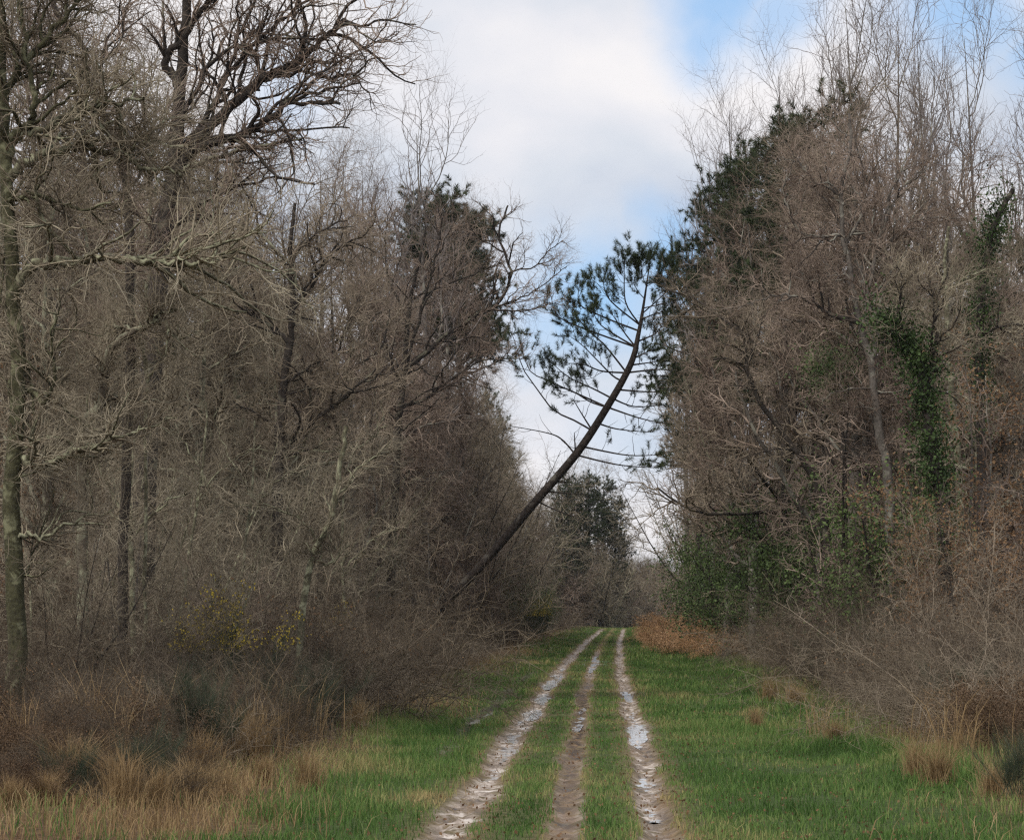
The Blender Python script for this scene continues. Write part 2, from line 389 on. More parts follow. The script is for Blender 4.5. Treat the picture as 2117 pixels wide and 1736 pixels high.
# grass
rng = np.random.default_rng(3)
def scatter(n, y0, y1, u0, u1, p=1.0):
    y = y0 + (y1 - y0) * rng.random(n) ** p; u = rng.uniform(u0, u1, n)
    return u, y
GB, GH, GW, GT = [], [], [], []
for n, y0, y1, p in ((170000, 15.5, 34, 1.2), (130000, 34, 75, 1.2), (90000, 75, 195, 1.2)):
    u, y = scatter(n, y0, y1, -5.2, 5.9, p)
    x = u + bend(y)
    a = np.maximum.reduce(rut_amt(u, y)); so_ = np.maximum.reduce([np.exp(-(np.abs(u - r[0]) / (r[1] * 1.9)) ** 2) for r in RUTS[:3]])
    el = -2.55 + .3 * vnoise(y * .3, 0 * y, 1); er = 3.1 + np.clip((y - 25) / 40, 0, 1) * .9 + .35 * vnoise(y * .28, 0 * y, 4)
    dens = np.clip(1 - a * 1.5 - so_ * .45, 0, 1) * np.clip(1 - (el - u) / .9, np.where(y < 26, .12, 0), 1) * np.clip(1 - (u - er) / .9, np.where(y < 28, .35, 0), 1)
    dens *= np.clip(.75 + .5 * vnoise(x * 1.6, y * 1.1, 8), .15, 1)
    k = rng.random(n) < dens
    u, y, x, so_ = u[k], y[k], x[k], so_[k]
    inner = ((u > -1.4) & (u < .8))
    hgt = np.where(inner, .052, .088) * (1 + .4 * vnoise(x * .9, y * .6, 3) + .4 * vnoise(x * 2.9, y * 1.9, 13)) * rng.uniform(.5, 1.4, len(u))
    hgt = np.maximum(hgt, .03) * (1 + np.clip((np.abs(u - .2) - 2.2) / 1.5, 0, 1) * .8)
    wd = np.where(y < 34, .007, np.where(y < 75, .012, .022)) * rng.uniform(.7, 1.4, len(u))
    dry = np.clip(.6 * vnoise(x * 1.1, y * .5, 11) - .05, 0, 1) + .75 * so_ ** 1.5 + .25 * vnoise(x * 3, y * 1.4, 21) + np.clip((np.abs(u - .3) - 2.4) / 1.4, 0, 1) * .55 + .12 * (np.abs(u - .1) < .5)
    GB.append(np.stack([x, y, height(x, y) - .004], 1)); GH.append(hgt * np.where(y > 75, 1.3, 1)); GW.append(wd); GT.append(np.clip(.35 + .6 * dry + rng.normal(size=len(u)) * .18, 0, 1))
GB, GH, GW, GT = map(np.concatenate, (GB, GH, GW, GT))
V, Q, T = blades(GB, GH, GW, rng, .8)
grass = part('grass', make_mesh('grass', V, Q, T, M['grass'], {'tint': np.repeat(GT, 5)}), None)
tag(grass, 'short green grass on the ride and its verges', 'grass', None, 'stuff')
n = 9000; ly_ = 15.5 + 110 * rng.random(n) ** 1.8; lu = rng.normal(size=n) * 2.2 + .2; lx = lu + bend(ly_)
V, Q = leaves(np.stack([lx, ly_, height(lx, ly_) + .012 + .05 * rng.random(n)], 1), rng, .03, 0)
tag(part('fallen_leaves', make_mesh('fallen_leaves', V, Q, None, M['dry_leaf']), None), 'brown fallen leaves strewn over the grass and mud', 'leaves', None, 'stuff')
# dry straw along both wood edges
SB, SH, SW = [], [], []
for n, y0, y1 in ((16000, 15.5, 34), (22000, 34, 80), (12000, 80, 190)):
    u, y = scatter(n, y0, y1, 0, 1, 1.2)
    left = rng.random(n) < .6
    el = -2.75 + .3 * vnoise(y * .3, 0 * y, 1); er = 3.5 + np.clip((y - 25) / 40, 0, 1) * .9 + .35 * vnoise(y * .28, 0 * y, 4)
    x = np.where(left, el - .55 + rng.normal(size=n) * .55 - 1.9 * rng.random(n) ** 2 * (y < 32), er + .55 + rng.normal(size=n) * .6) + bend(y)
    k = rng.random(n) < np.clip(.3 + .9 * vnoise(x * 1.3, y * .9, 15), .03, 1)
    x, y = x[k], y[k]
    SB.append(np.stack([x, y, height(x, y)], 1)); SH.append(rng.uniform(.06, .26, len(x))); SW.append(np.where(y < 34, .007, np.where(y < 80, .012, .02)) * rng.uniform(.6, 1.3, len(x)))
n = 8000; y = 15.5 + 9 * rng.random(n); x = -2.6 - 3.4 * rng.random(n); k = rng.random(n) < np.clip(.45 + .7 * vnoise(x * 1.9, y * 1.2, 31), .08, 1)
SB.append(np.stack([x, y, height(x, y)], 1)[k]); SH.append(rng.uniform(.06, .24, n)[k]); SW.append(np.full(n, .006)[k])
n = 12000; y = 15.5 + 12 * rng.random(n); x = 3.4 + 2.2 * rng.random(n); k = rng.random(n) < np.clip(.3 + .8 * vnoise(x * 1.9, y * 1.2, 33), .03, 1)
SB.append(np.stack([x, y, height(x, y)], 1)[k]); SH.append(rng.uniform(.06, .22, n)[k]); SW.append(np.full(n, .006)[k])
SB, SH, SW = map(np.concatenate, (SB, SH, SW))
V, Q, T = blades(SB, SH, SW, rng, .9)
tag(part('dry_grass', make_mesh('dry_grass', V, Q, T, M['straw']), None), 'straw-coloured dead grass along the edge of the wood', 'dry grass', None, 'stuff')

# ------------------------------------------------------------------ plant kinds (built once, copied many times)
def trunk_line(h, r0, r1, rng, lean=.05, wob=.25, K=9):
    z = np.linspace(-.3, h, K)
    p = np.zeros((K, 3)); p[:, 2] = z
    ph = rng.uniform(0, 6, 4)
    p[:, 0] = lean * z * np.cos(ph[0]) + wob * np.sin(z / h * 4 + ph[1]) * np.clip(z / h, 0, 1)
    p[:, 1] = lean * z * np.sin(ph[0]) + wob * np.sin(z / h * 4 + ph[2]) * np.clip(z / h, 0, 1)
    return p[None], np.linspace(r0, r1, K)[None]
def bare_tree(seed, h=13, spread=4.6, r=.19, barkm='dark_bark', twigm='twig_brown', up=.06, ang=(40, 72), n=(14, 10, 7, 4), start=.2, twig=.009, last=.42):
    g = np.random.default_rng(seed)
    P0, R0 = trunk_line(h, r, .008, g)
    tr = Geo(); tr.add(*tubes(P0, R0, 8))
    P1, R1 = grow(P0, R0, g, n[0], start, .99, ang, spread, 11, r * .42, up, .2, .55)
    tr.add(*tubes(P1, R1, 6))
    P2, R2 = grow(P1, R1, g, n[1], .18, .99, (30, 65), spread * .42, 8, .045, up * .7, .25, .45)
    cr = Geo(); cr.add(*tubes(P2, R2, 4))
    P3, R3 = grow(P2, R2, g, n[2], .12, .99, (28, 65), spread * .23, 6, .02, up * .4, .3, .35)
    cr.add(*tubes(P3, R3, 3))
    P4, R4 = grow(P3, R3, g, n[3], .05, 1, (25, 65), last, 4, twig, up * .3, .3, .2)
    cr.add(*tubes(P4, R4, 3))
    return {'trunk': tr.mesh('trunk', M[barkm]), 'crown': cr.mesh('crown', M[twigm])}
def coppice(seed, h=7, stems=7, barkm='dark_bark', twigm='twig_olive', spreadr=.9, dry=0, n=(9, 7, 4), twig=.009):
    g = np.random.default_rng(seed)
    base = np.zeros((1, 2, 3)); base[0, 1, 2] = .25
    P0, R0 = grow(base, np.full((1, 2), .2), g, stems, 0, 1, (5, 32), h, 9, .055, .05, .07, .1); R0 *= np.linspace(1, .35, 9)
    P0[..., :2] += g.normal(size=(stems, 1, 2)) * .3 * spreadr; P0[..., 2] -= .2
    tr = Geo(); tr.add(*tubes(P0, R0, 6))
    P1, R1 = grow(P0, R0, g, n[0] + 6, .08, .99, (30, 80), h * .27, 7, .028, .04, .25, .35)
    cr = Geo(); cr.add(*tubes(P1, R1, 4))
    P2, R2 = grow(P1, R1, g, n[1], .1, .99, (25, 75), h * .12, 5, .016, .02, .3, .3)
    cr.add(*tubes(P2, R2, 3))
    P3, R3 = grow(P2, R2, g, n[2], .0, 1, (25, 75), .38, 3, twig, .02, .22, .2)
    cr.add(*tubes(P3, R3, 3))
    d = {'stem': tr.mesh('stem', M[barkm]), 'crown': cr.mesh('crown', M[twigm])}
    if dry:
        C = P3[g.random(len(P3)) < dry][:, 1:].reshape(-1, 3)
        gl = Geo(); V, Q = leaves(np.repeat(C, 4, 0) + g.normal(size=(len(C) * 4, 3)) * .09, g, .06); gl.add(V, Q)
        d['leaves'] = gl.mesh('leaves', M['dry_leaf'])
    return d
def pine(seed, h=13, start=.5, spread=2.2, r=.17, nb=46, dec=.75):
    g = np.random.default_rng(seed)
    P0, R0 = trunk_line(h, r, .03, g, .02, .12)
    tr = Geo(); tr.add(*tubes(P0, R0, 8))
    P1, R1 = grow(P0, R0, g, nb, start, 1, (60, 95), spread, 6, .035, .03, .12, dec)
    tr.add(*tubes(P1, R1, 4))
    P2, R2 = grow(P1, R1, g, 10, .2, 1, (30, 75), spread * .3, 4, .012, .08, .2, .2)
    tr.add(*tubes(P2, R2, 3))
    C = np.concatenate([P2[:, 3], P2[:, 2], P1[:, 5], P1[:, 4]]); D = np.concatenate([P2[:, 3] - P2[:, 2], P2[:, 2] - P2[:, 1], P1[:, 5] - P1[:, 4], P1[:, 4] - P1[:, 3]]) + [0, 0, .12]
    cr = Geo(); V, T = needles(C, D + g.normal(size=D.shape) * .15, g, 60, .15, .016, .2); cr.add(V, None, T)
    return {'trunk': tr.mesh('trunk', M['pine_bark']), 'crown': cr.mesh('crown', M['needle'], False)}
def bramble(seed, h=1.7, n=70, mat='cane', dry=.0):
    g = np.random.default_rng(seed)
    ang = g.uniform(0, 6.283, n); rad = np.sqrt(g.random(n)) * h * .8
    P = np.empty((n, 9, 3)); P[:, 0] = np.stack([rad * np.cos(ang), rad * np.sin(ang), 0 * ang - .05], 1)
    d = norm(np.stack([np.cos(ang) * .35, np.sin(ang) * .35, 0 * ang + 1], 1) + g.normal(size=(n, 3)) * .25)
    L = h * g.uniform(.7, 1.35, n)
    for k in range(1, 9):
        d = norm(d + np.array([0, 0, -.17]) + g.normal(size=(n, 3)) * .16)
        P[:, k] = P[:, k - 1] + d * (L / 8)[:, None]
    P[..., 2] = np.maximum(P[..., 2], -.05)
    Rr = np.full((n, 9), .006) * np.linspace(1, .5, 9)
    ge = Geo(); ge.add(*tubes(P, Rr, 3))
    P1, R1 = grow(P, Rr, g, 12, .1, 1, (30, 80), h * .36, 5, .0045, .03, .25, .3); ge.add(*tubes(P1, R1, 3))
    P2, R2 = grow(P1, R1, g, 8, .05, 1, (30, 80), h * .16, 3, .0034, 0, .28, .2); ge.add(*tubes(P2, R2, 3))
    out = {'canes': ge.mesh('canes', M[mat])}
    if dry:
        C = P2[g.random(len(P2)) < dry][:, 1]
        gl = Geo(); V, Q = leaves(C, g, .04); gl.add(V, Q); out['leaves'] = gl.mesh('leaves', M['dry_leaf'])
    return out
def broom_bush(seed, h=1.3, n=260, flowers=0):
    g = np.random.default_rng(seed)
    base = np.zeros((1, 2, 3)); base[0, 1, 2] = .2
    P, Rr = grow(base, np.full((1, 2), .1), g, 26, 0, 1, (5, 42), h, 6, .009, .06, .1, .1)
    P[..., :2] += g.normal(size=(26, 1, 2)) * .2
    ge = Geo(); ge.add(*tubes(P, Rr, 4))
    P1, R1 = grow(P, Rr, g, 22, .2, 1, (10, 35), h * .42, 5, .004, .1, .08, .3); ge.add(*tubes(P1, R1, 3))
    P2, R2 = grow(P1, R1, g, 7, .1, 1, (12, 40), h * .2, 3, .003, .1, .08, .3)
    fo = Geo(); fo.add(*tubes(P2, R2, 3))
    out = {'stem': ge.mesh('stem', M['broom']), 'foliage': fo.mesh('foliage', M['broom'])}
    if flowers:
        c = P2[:, -1][(P2[:, -1, 2] > h * .8)]; c = c[g.random(len(c)) < flowers]
        gl = Geo(); V, Q = leaves(np.repeat(c, 3, 0) + g.normal(size=(len(c) * 3, 3)) * .025, g, .03); gl.add(V, Q); out['flowers'] = gl.mesh('flowers', M['flower'])
    return out
def evergreen_shrub(seed, h=3, wd=1.5, n=80, leafn=140, size=.055):
    g = np.random.default_rng(seed)
    base = np.zeros((1, 2, 3)); base[0, 1, 2] = .3
    P, Rr = grow(base, np.full((1, 2), .2), g, 7, 0, 1, (5, 35), h, 7, .03, .05, .1, .1)
    P1, R1 = grow(P, Rr, g, n // 7, .12, 1, (35, 85), wd * .8, 5, .012, .03, .14, .35)
    ge = Geo(); ge.add(*tubes(P, Rr, 5)); ge.add(*tubes(P1, R1, 3))
    c = np.concatenate([P1[:, 4], P1[:, 3], P1[:, 2], P[:, 6]])
    c = np.repeat(c, leafn // 3, 0) + g.normal(size=(len(c) * (leafn // 3), 3)) * .17
    gl = Geo(); V, Q = leaves(c, g, size); gl.add(V, Q)
    return {'stem': ge.mesh('stem', M['dark_bark']), 'foliage': gl.mesh('foliage', M['ivy_leaf'])}
def bracken_clump(seed, h=.8, n=34, mat='bracken'):
    g = np.random.default_rng(seed)
    a = g.uniform(0, 6.283, n); P = np.empty((n, 7, 3)); rad = g.random(n) * .5
    P[:, 0] = np.stack([np.cos(a) * rad, np.sin(a) * rad, 0 * a], 1)
    d = norm(np.stack([np.cos(a) * .4, np.sin(a) * .4, 0 * a + 1], 1))
    for k in range(1, 7):
        d = norm(d + [0, 0, -.22] + g.normal(size=(n, 3)) * .12); P[:, k] = P[:, k - 1] + d * h / 5 * g.uniform(.7, 1.2, (n, 1))
    P[..., 2] = np.maximum(P[..., 2], 0)
    Rr = np.full((n, 7), .005)
    ge = Geo(); ge.add(*tubes(P, Rr, 3))
    P1, R1 = grow(P, Rr, g, 14, .3, 1, (50, 80), h * .28, 4, .003, -.1, .1, .5); ge.add(*tubes(P1, R1, 3))
    c = P1[:, 1:].reshape(-1, 3); c = np.repeat(c, 10, 0) + g.normal(size=(len(c) * 10, 3)) * .04
    gl = Geo(); V, Q = leaves(c, g, .022, .8); gl.add(V, Q)
    return {'stem': ge.mesh('stem', M[mat]), 'fronds': gl.mesh('fronds', M[mat])}
def straw_tuft(seed, h=.55, n=420):
    g = np.random.default_rng(seed)
    a = g.uniform(0, 6.283, n); r_ = np.abs(g.normal(size=n)) * .12
    B = np.stack([np.cos(a) * r_, np.sin(a) * r_, 0 * a], 1)
    V, Q, T = blades(B, h * g.uniform(.5, 1.15, n), np.full(n, .007), g, .85)
    ge = Geo(); ge.add(V, Q, T)
    return {'blades': ge.mesh('blades', M['straw'])}

OAK = [bare_tree(11), bare_tree(12, twigm='twig_red', barkm='grey_bark'), bare_tree(13, 12, 4.2, twigm='twig_olive', barkm='oak_bark'), bare_tree(14, 14, 5, twigm='twig_brown', barkm='grey_bark')]
UPR = [bare_tree(21, 16, 6.2, .15, 'grey_bark', 'twig_pale', .3, (40, 70), (11, 8, 5, 3), .35, .011, .36), bare_tree(22, 15.5, 5.6, .14, 'grey_bark', 'twig_pale', .34, (40, 70), (10, 8, 5, 3), .38, .011, .36)]
COP = [coppice(31), coppice(32, 6, 9, 'lichen_bark', 'twig_olive'), coppice(33, 7.5, 6, 'grey_bark', 'twig_brown'), coppice(34, 5, 8, 'dark_bark', 'twig_red')]
DRYC = [coppice(35, 5.5, 7, 'grey_bark', 'twig_red', 1, .35), coppice(36, 4.5, 6, 'dark_bark', 'twig_brown', 1, .25)]
ROUND_PINE = pine(44, 12.9, .66, 2.6, .15, 70, .6)
FARP = pine(45, 12, .2, 2.6, .15, 60)
PIN = [pine(41), pine(42, 12.8, .45, 2.6, dec=.5), pine(43, 12.8, .55, 2.2, dec=.4)]
BRA = [bramble(51), bramble(52, 2.0, 80, 'cane'), bramble(53, 1.4, 70, 'cane', .25), bramble(54, 1.8, 70, 'twig_brown')]
BRO = [broom_bush(61), broom_bush(62, 1.6)]
EVG = [evergreen_shrub(71), evergreen_shrub(72, 2.4, 1.7, 80)]
BKN = [bracken_clump(81), bracken_clump(82, 1.0)]
RUST = [bracken_clump(83, .8, 40, 'rust'), bracken_clump(84, .7, 44, 'rust')]
TUF = [straw_tuft(91), straw_tuft(92, .75, 320)]

# ------------------------------------------------------------------ the wood: trees at both sides
SKY_L = [(-300, -300), (300, -200), (400, 60), (450, 300), (560, 340), (640, 320), (700, 390), (760, 420), (790, 640), (860, 760), (930, 790), (1000, 810), (1050, 930), (1065, 1000), (1100, 1100)]
SKY_R = [(1330, 1200), (1378, 1150), (1384, 660), (1440, 560), (1500, 390), (1540, 330), (1640, 270), (1700, 215), (1760, 250), (1880, 280), (1960, 320), (2010, 420), (2500, 400)]
def limit(px, sky_):
    x, y = zip(*sky_); return float(np.interp(px, x, y))
rng = np.random.default_rng(77)
def gz(x, y): return float(height(np.array(x), np.array(y)))
def band(d): return 'near' if d < 55 else ('halfway along' if d < 100 else 'far down')
placed = []
def fill(side, n, d0, d1, protos, name, cat, kind, hnat, hr, crown, edge0, minsep, group, minh=2.5, pw=1.3, deep=None):
    cnt = tries = 0
    while cnt < n and tries < n * 40:
        tries += 1
        d = d0 + (d1 - d0) * rng.random() ** pw
        span = (.262 if side < 0 else .186) * d
        e = edge0 + (0 if side < 0 else np.clip((d - 25) / 40, 0, 1) * .6)
        wmax = span - e if deep is None else min(span - e, deep)
        if wmax < .2: continue
        u = e + wmax * rng.random() ** 1.25
        x = side * u + float(bend(np.array(d)))
        if any((x - a) ** 2 + (d - b_) ** 2 < (minsep * (.7 + d / 130)) ** 2 for a, b_, c in placed if c == name): continue
        h = hnat * rng.uniform(*hr)
        px = proj((x, d, 2))[0]; wpx = crown * .6 * F / d
        s_ = SKY_L if side < 0 else SKY_R
        ly = max(limit(px + k * wpx, s_) for k in ((-1, -.5, 0, .5, 1) if side < 0 else (-2.2, -1.5, -1, -.5, 0, .5, 1)))
        if side < 0 and d < 82:
            for k in (-2, -1.4, -1, -.5, 0, .5, 1, 1.5, 2):
                q_ = px + k * wpx
                if q_ > 870: ly = max(ly, float(np.interp(q_, [870, 892, 1000, 1100, 1190], [1295, 1290, 1178, 1060, 960])))
        hmax = 1.65 + (1254 - ly) / F * d
        h = min(h, hmax)
        if h < minh: continue
        k = rng.integers(len(protos)); s = h / hnat
        lab = f"{kind} in the wood {band(d)} the {'left' if side < 0 else 'right'} side of the track"
        place(protos[k], name, (x, d, gz(x, d)), rng.uniform(0, 6.28), max(s, .55 * h / hnat + .3 * s), lab, cat, group, sz=s)
        placed.append((x, d, name)); cnt += 1
fill(-1, 54, 54, 190, OAK, 'oak_tree', 'tree', 'bare brown oak', 13, (.75, 1.1), 4, 6.2, 2.6, 'bare oaks in the wood on the left', 5)
fill(1, 34, 58, 190, OAK, 'oak_tree', 'tree', 'bare brown oak', 13, (.75, 1.1), 4, 6.4, 2.6, 'bare oaks in the wood on the right', 5)
fill(-1, 60, 54, 190, COP, 'coppice_tree', 'tree', 'thin many-stemmed bare coppice tree', 6.5, (.7, 1.4), 2, 4.6, 1.7, 'coppice trees on the left', 2.5)
fill(1, 52, 52, 190, COP, 'coppice_tree', 'tree', 'thin many-stemmed bare coppice tree', 6.5, (.7, 1.4), 2, 5.2, 1.7, 'coppice trees on the right', 2.5)
fill(-1, 75, 34, 185, BRA, 'bramble_bush', 'bush', 'leafless brown bramble thicket', 1.8, (.7, 1.35), 1.2, 4.4, 1.2, 'bramble bushes along the left edge', .45, 1.6, 5)
fill(1, 75, 21, 185, BRA, 'bramble_bush', 'bush', 'leafless brown bramble thicket', 1.8, (.8, 1.5), 1.2, 5.5, 1.2, 'bramble bushes along the right edge', .6, 1.6, 5)


# ------------------------------------------------------------------ trees one can tell apart
def hero(name, label, cat, d, trunk, r0, r1, limbs, barkm='dark_bark', twigm='twig_brown', seed=1, lean=0., twig=.0055, fine=1.0, l3=8):
    """trunk and limbs are photo outlines at depth d (limbs bulge towards or away from the camera)"""
    g = np.random.default_rng(seed)
    tp = np.array([at(px, py, d + lean * k) for k, (px, py) in enumerate(trunk)])
    tp[0, 2] = gz(tp[0, 0], tp[0, 1]) - .2
    o = tp[0].copy(); TL = line(tp - o, (len(tp) - 1) * 5 + 1, g, .012)
    rt = root(name, o, label, cat)
    ge = Geo(); TR = np.linspace(r0, r1, len(TL)); TR[:2] *= 1.25
    ge.add(*tubes(TL[None], TR[None], 10)); tmesh = ge
    P4all = []
    for li in limbs:
        pts, r, n2 = li[0], li[1], li[2]
        bm = li[3] if len(li) > 3 else barkm
        off = g.uniform(-1, 1) * .6
        lp = np.array([at(px, py, d + off * min(1, k / 3)) for k, (px, py) in enumerate(pts)]) - o
        # root the limb on the trunk (or on an earlier limb when it forks from one)
        cand = TL if not (len(li) > 4) else np.concatenate([q for q in P4all])
        dist = np.linalg.norm(cand - lp[0] + np.array([0, 0, .3]), axis=1)
        q = cand[np.argmin(dist)]
        if np.linalg.norm(q - lp[0]) > .12: lp = np.concatenate([q[None], lp])
        LP = line(lp, (len(lp) - 1) * 5 + 1, g, .02)
        LR = r * np.linspace(1, .28, len(LP))
        P4all.append(LP)
        r *= 1.15; LR = LR * 1.15
        lg = Geo(); lg.add(*tubes(LP[None], LR[None], 7))
        ln = np.linalg.norm(np.diff(LP, axis=0), axis=1).sum()
        P2, R2 = grow(LP[None], LR[None], g, n2, .2, .99, (25, 65), min(2.0, ln * .5), 10, min(r * .5, .034), .04, .24, .35)
        lg.add(*tubes(P2, R2, 4))
        lo = part('limb', lg.mesh('limb', M[bm]), rt)
        tg = Geo()
        P3, R3 = grow(np.concatenate([P2, line(LP, 10)[None]]), np.concatenate([R2, (r * np.linspace(1, .28, 10))[None]]), g, l3, .12, .99, (25, 65), min(.95, ln * .3), 7, .013, .04, .26, .3); tg.add(*tubes(P3, R3, 3))
        P5, R5 = grow(P3, R3, g, max(1, int(5 * fine)), .05, 1, (22, 60), .45, 5, twig, .04, .28, .2); tg.add(*tubes(P5, R5, 3))
        part('twigs', tg.mesh('twigs', M[twigm]), lo)
    part('trunk', tmesh.mesh('trunk', M[barkm]), rt)
    return rt, o, TL
hero('oak_tree', 'lichen-covered oak at the left edge of the photo with pale crooked limbs', 'tree', 27,
     [(20, 1560), (36, 1290), (24, 1060), (40, 800), (24, 560), (12, 330), (2, 80), (-10, -250)], .12, .05,
     [([(43, 954), (86, 968), (156, 934), (226, 911), (289, 880)], .045, 8, 'lichen_bark'), ([(45, 930), (101, 907), (168, 927)], .03, 6, 'lichen_bark'),
      ([(47, 1103), (94, 1112), (164, 1073), (234, 1053)], .03, 7, 'lichen_bark'), ([(22, 300), (59, 258), (70, 219), (51, 98), (40, 0)], .055, 10),
      ([(39, 281), (101, 262), (164, 230), (203, 219), (258, 211), (297, 203)], .045, 12, 'lichen_bark'),
      ([(60, 330), (121, 312), (176, 301), (211, 312), (250, 312), (297, 297), (328, 289)], .058, 12, 'lichen_bark'),
      ([(250, 312), (289, 344), (344, 350), (375, 365)], .035, 6, 'lichen_bark', 1),
      ([(60, 552), (109, 547), (188, 535), (281, 539), (340, 541), (383, 547), (430, 543), (508, 512)], .055, 16, 'lichen_bark'),
      ([(60, 800), (95, 830), (112, 750), (105, 700), (115, 650)], .03, 8), ([(20, 790), (60, 760), (130, 790)], .03, 6), ([(15, 180), (60, 120), (130, 40), (200, -40)], .05, 14),
      ([(15, 420), (70, 400), (150, 430), (230, 420)], .035, 9), ([(30, 1000), (70, 900), (60, 760)], .025, 8), ([(36, 700), (0, 600), (20, 470)], .025, 8), ([(30, 1200), (70, 1150), (110, 1010)], .02, 8)], 'moss_bark', 'twig_olive', 5)
hero('oak_tree', 'thin dark bow-shaped oak leaning over the pale limbs at upper left', 'tree', 31,
     [(250, 1520), (255, 1100), (270, 780), (268, 520), (262, 420), (245, 300), (219, 250), (195, 188), (168, 90), (125, 40), (80, -60)], .07, .035,
     [([(195, 188), (215, 100), (260, 20), (290, -50)], .03, 10), ([(262, 420), (300, 330), (340, 240)], .025, 8), ([(168, 90), (120, 100), (60, 60)], .02, 6),
      ([(266, 560), (300, 520), (330, 430)], .02, 8), ([(258, 700), (210, 660), (160, 680)], .02, 6)], 'dark_bark', 'twig_red', 6)
hero('oak_tree', 'big oak on the left whose black boughs reach out against the sky', 'tree', 38,
     [(290, 1470), (300, 1000), (318, 700), (340, 480), (355, 380), (365, 290), (372, 180), (385, 40), (392, -120)], .2, .06,
     [([(372, 345), (437, 258), (539, 168), (609, 133), (664, 86), (715, 40)], .1, 15), ([(344, 130), (390, 59), (437, 0), (480, -70)], .07, 11),
      ([(383, 320), (484, 281), (547, 254), (586, 219), (605, 213), (703, 215)], .075, 12), ([(430, 332), (508, 309), (625, 289)], .045, 9, 'oak_bark'),
      ([(504, 277), (586, 269), (723, 265)], .035, 8, 'dark_bark', 1), ([(360, 330), (420, 250), (470, 150), (500, 60), (540, -30)], .06, 11),
      ([(539, 168), (532, 90), (565, 20)], .04, 8, 'dark_bark', 1), ([(539, 168), (620, 150), (700, 160), (775, 120)], .04, 9, 'dark_bark', 1),
      ([(350, 280), (400, 200), (450, 115), (560, 82), (680, 84)], .05, 11), ([(605, 133), (690, 130), (760, 95), (800, 50)], .03, 8, 'dark_bark', 1),
      ([(470, 150), (560, 60), (640, 0), (720, -40)], .04, 11, 'dark_bark', 1), ([(345, 480), (420, 420), (500, 380), (580, 370)], .045, 9), ([(340, 500), (280, 440), (220, 420)], .04, 7)],
     'dark_bark', 'twig_red', 7, fine=.75, l3=8, twig=.004)
hero('oak_tree', 'dark forked tree with a pale level branch in the middle of the left wood', 'tree', 45,
     [(565, 1430), (572, 1100), (578, 911), (586, 813), (598, 696), (605, 618), (600, 520), (610, 420)], .12, .03,
     [([(594, 790), (633, 762), (680, 743)], .04, 8), ([(592, 815), (656, 801), (700, 790)], .025, 7), ([(576, 905), (545, 905), (520, 930)], .03, 6),
      ([(572, 950), (625, 891), (703, 829), (777, 762)], .06, 12), ([(578, 954), (605, 934), (664, 934), (734, 928), (800, 880)], .035, 10, 'lichen_bark'),
      ([(600, 640), (640, 600), (690, 520), (735, 496)], .06, 12), ([(595, 700), (520, 650), (470, 582), (400, 560)], .045, 12), ([(604, 560), (540, 490), (480, 470), (363, 527)], .04, 12, 'oak_bark'),
      ([(604, 540), (660, 480), (720, 455)], .035, 10)], 'dark_bark', 'twig_brown', 8)
hero('oak_tree', 'mossy leaning pole with a broken pale limb low in the left wood', 'tree', 33,
     [(600, 1500), (635, 1200), (664, 1114), (687, 1063), (705, 950), (715, 880)], .05, .03,
     [([(640, 1160), (690, 1165), (707, 1110)], .025, 5, 'lichen_bark'), ([(690, 1050), (730, 980), (790, 930)], .02, 6), ([(660, 1120), (600, 1060), (540, 1040)], .02, 6)], 'lichen_bark', 'twig_olive', 9)
hero('oak_tree', 'crooked pale-topped oak between the edge oak and the forked tree', 'tree', 30,
     [(165, 1520), (172, 1150), (175, 900), (205, 840), (215, 800), (225, 730), (255, 700), (290, 680)], .075, .04,
     [([(213, 800), (212, 763), (205, 740)], .03, 5), ([(213, 826), (258, 821), (352, 833)], .025, 8), ([(290, 680), (330, 668), (352, 690), (365, 740)], .035, 8, 'lichen_bark'), ([(320, 650), (375, 641)], .03, 4, 'lichen_bark', 1),
      ([(285, 690), (240, 672), (218, 672)], .02, 5), ([(175, 960), (230, 930), (300, 880), (360, 860)], .03, 8)], 'oak_bark', 'twig_olive', 10)
for k, (x0, y0, x1, y1, d, r, lb) in enumerate(((172, 1520, 178, 940, 30, .022, 'slim straight pale sapling at the far left of the wood'), (275, 1500, 268, 1060, 32, .05, 'stout mossy pole low in the left wood'),
                                     (288, 1520, 300, 720, 31, .03, 'tall yellowish lichen sapling in the left wood'), (710, 1450, 706, 1130, 46, .045, 'short mossy trunk under the pale level branch'),
                                     (460, 1450, 520, 1000, 40, .03, 'slanting grey sapling in the middle of the left wood'), (330, 1490, 420, 960, 35, .03, 'slanting pale sapling crossing the stout mossy pole'))):
    hero('sapling', lb, 'tree', d, [(x0, y0), (x0 * .6 + x1 * .4 + 6, y0 * .6 + y1 * .4), (x1, y1), (x1 + 6, y1 - 130)], r, r * .4,
         [([(x1, y1 + 60), (x1 + 60, y1 - 10), (x1 + 120, y1 - 40)], r * .5, 6), ([(x1, y1 + 20), (x1 - 50, y1 - 60), (x1 - 80, y1 - 140)], r * .5, 6)], 'lichen_bark', 'twig_olive', 100 + k)
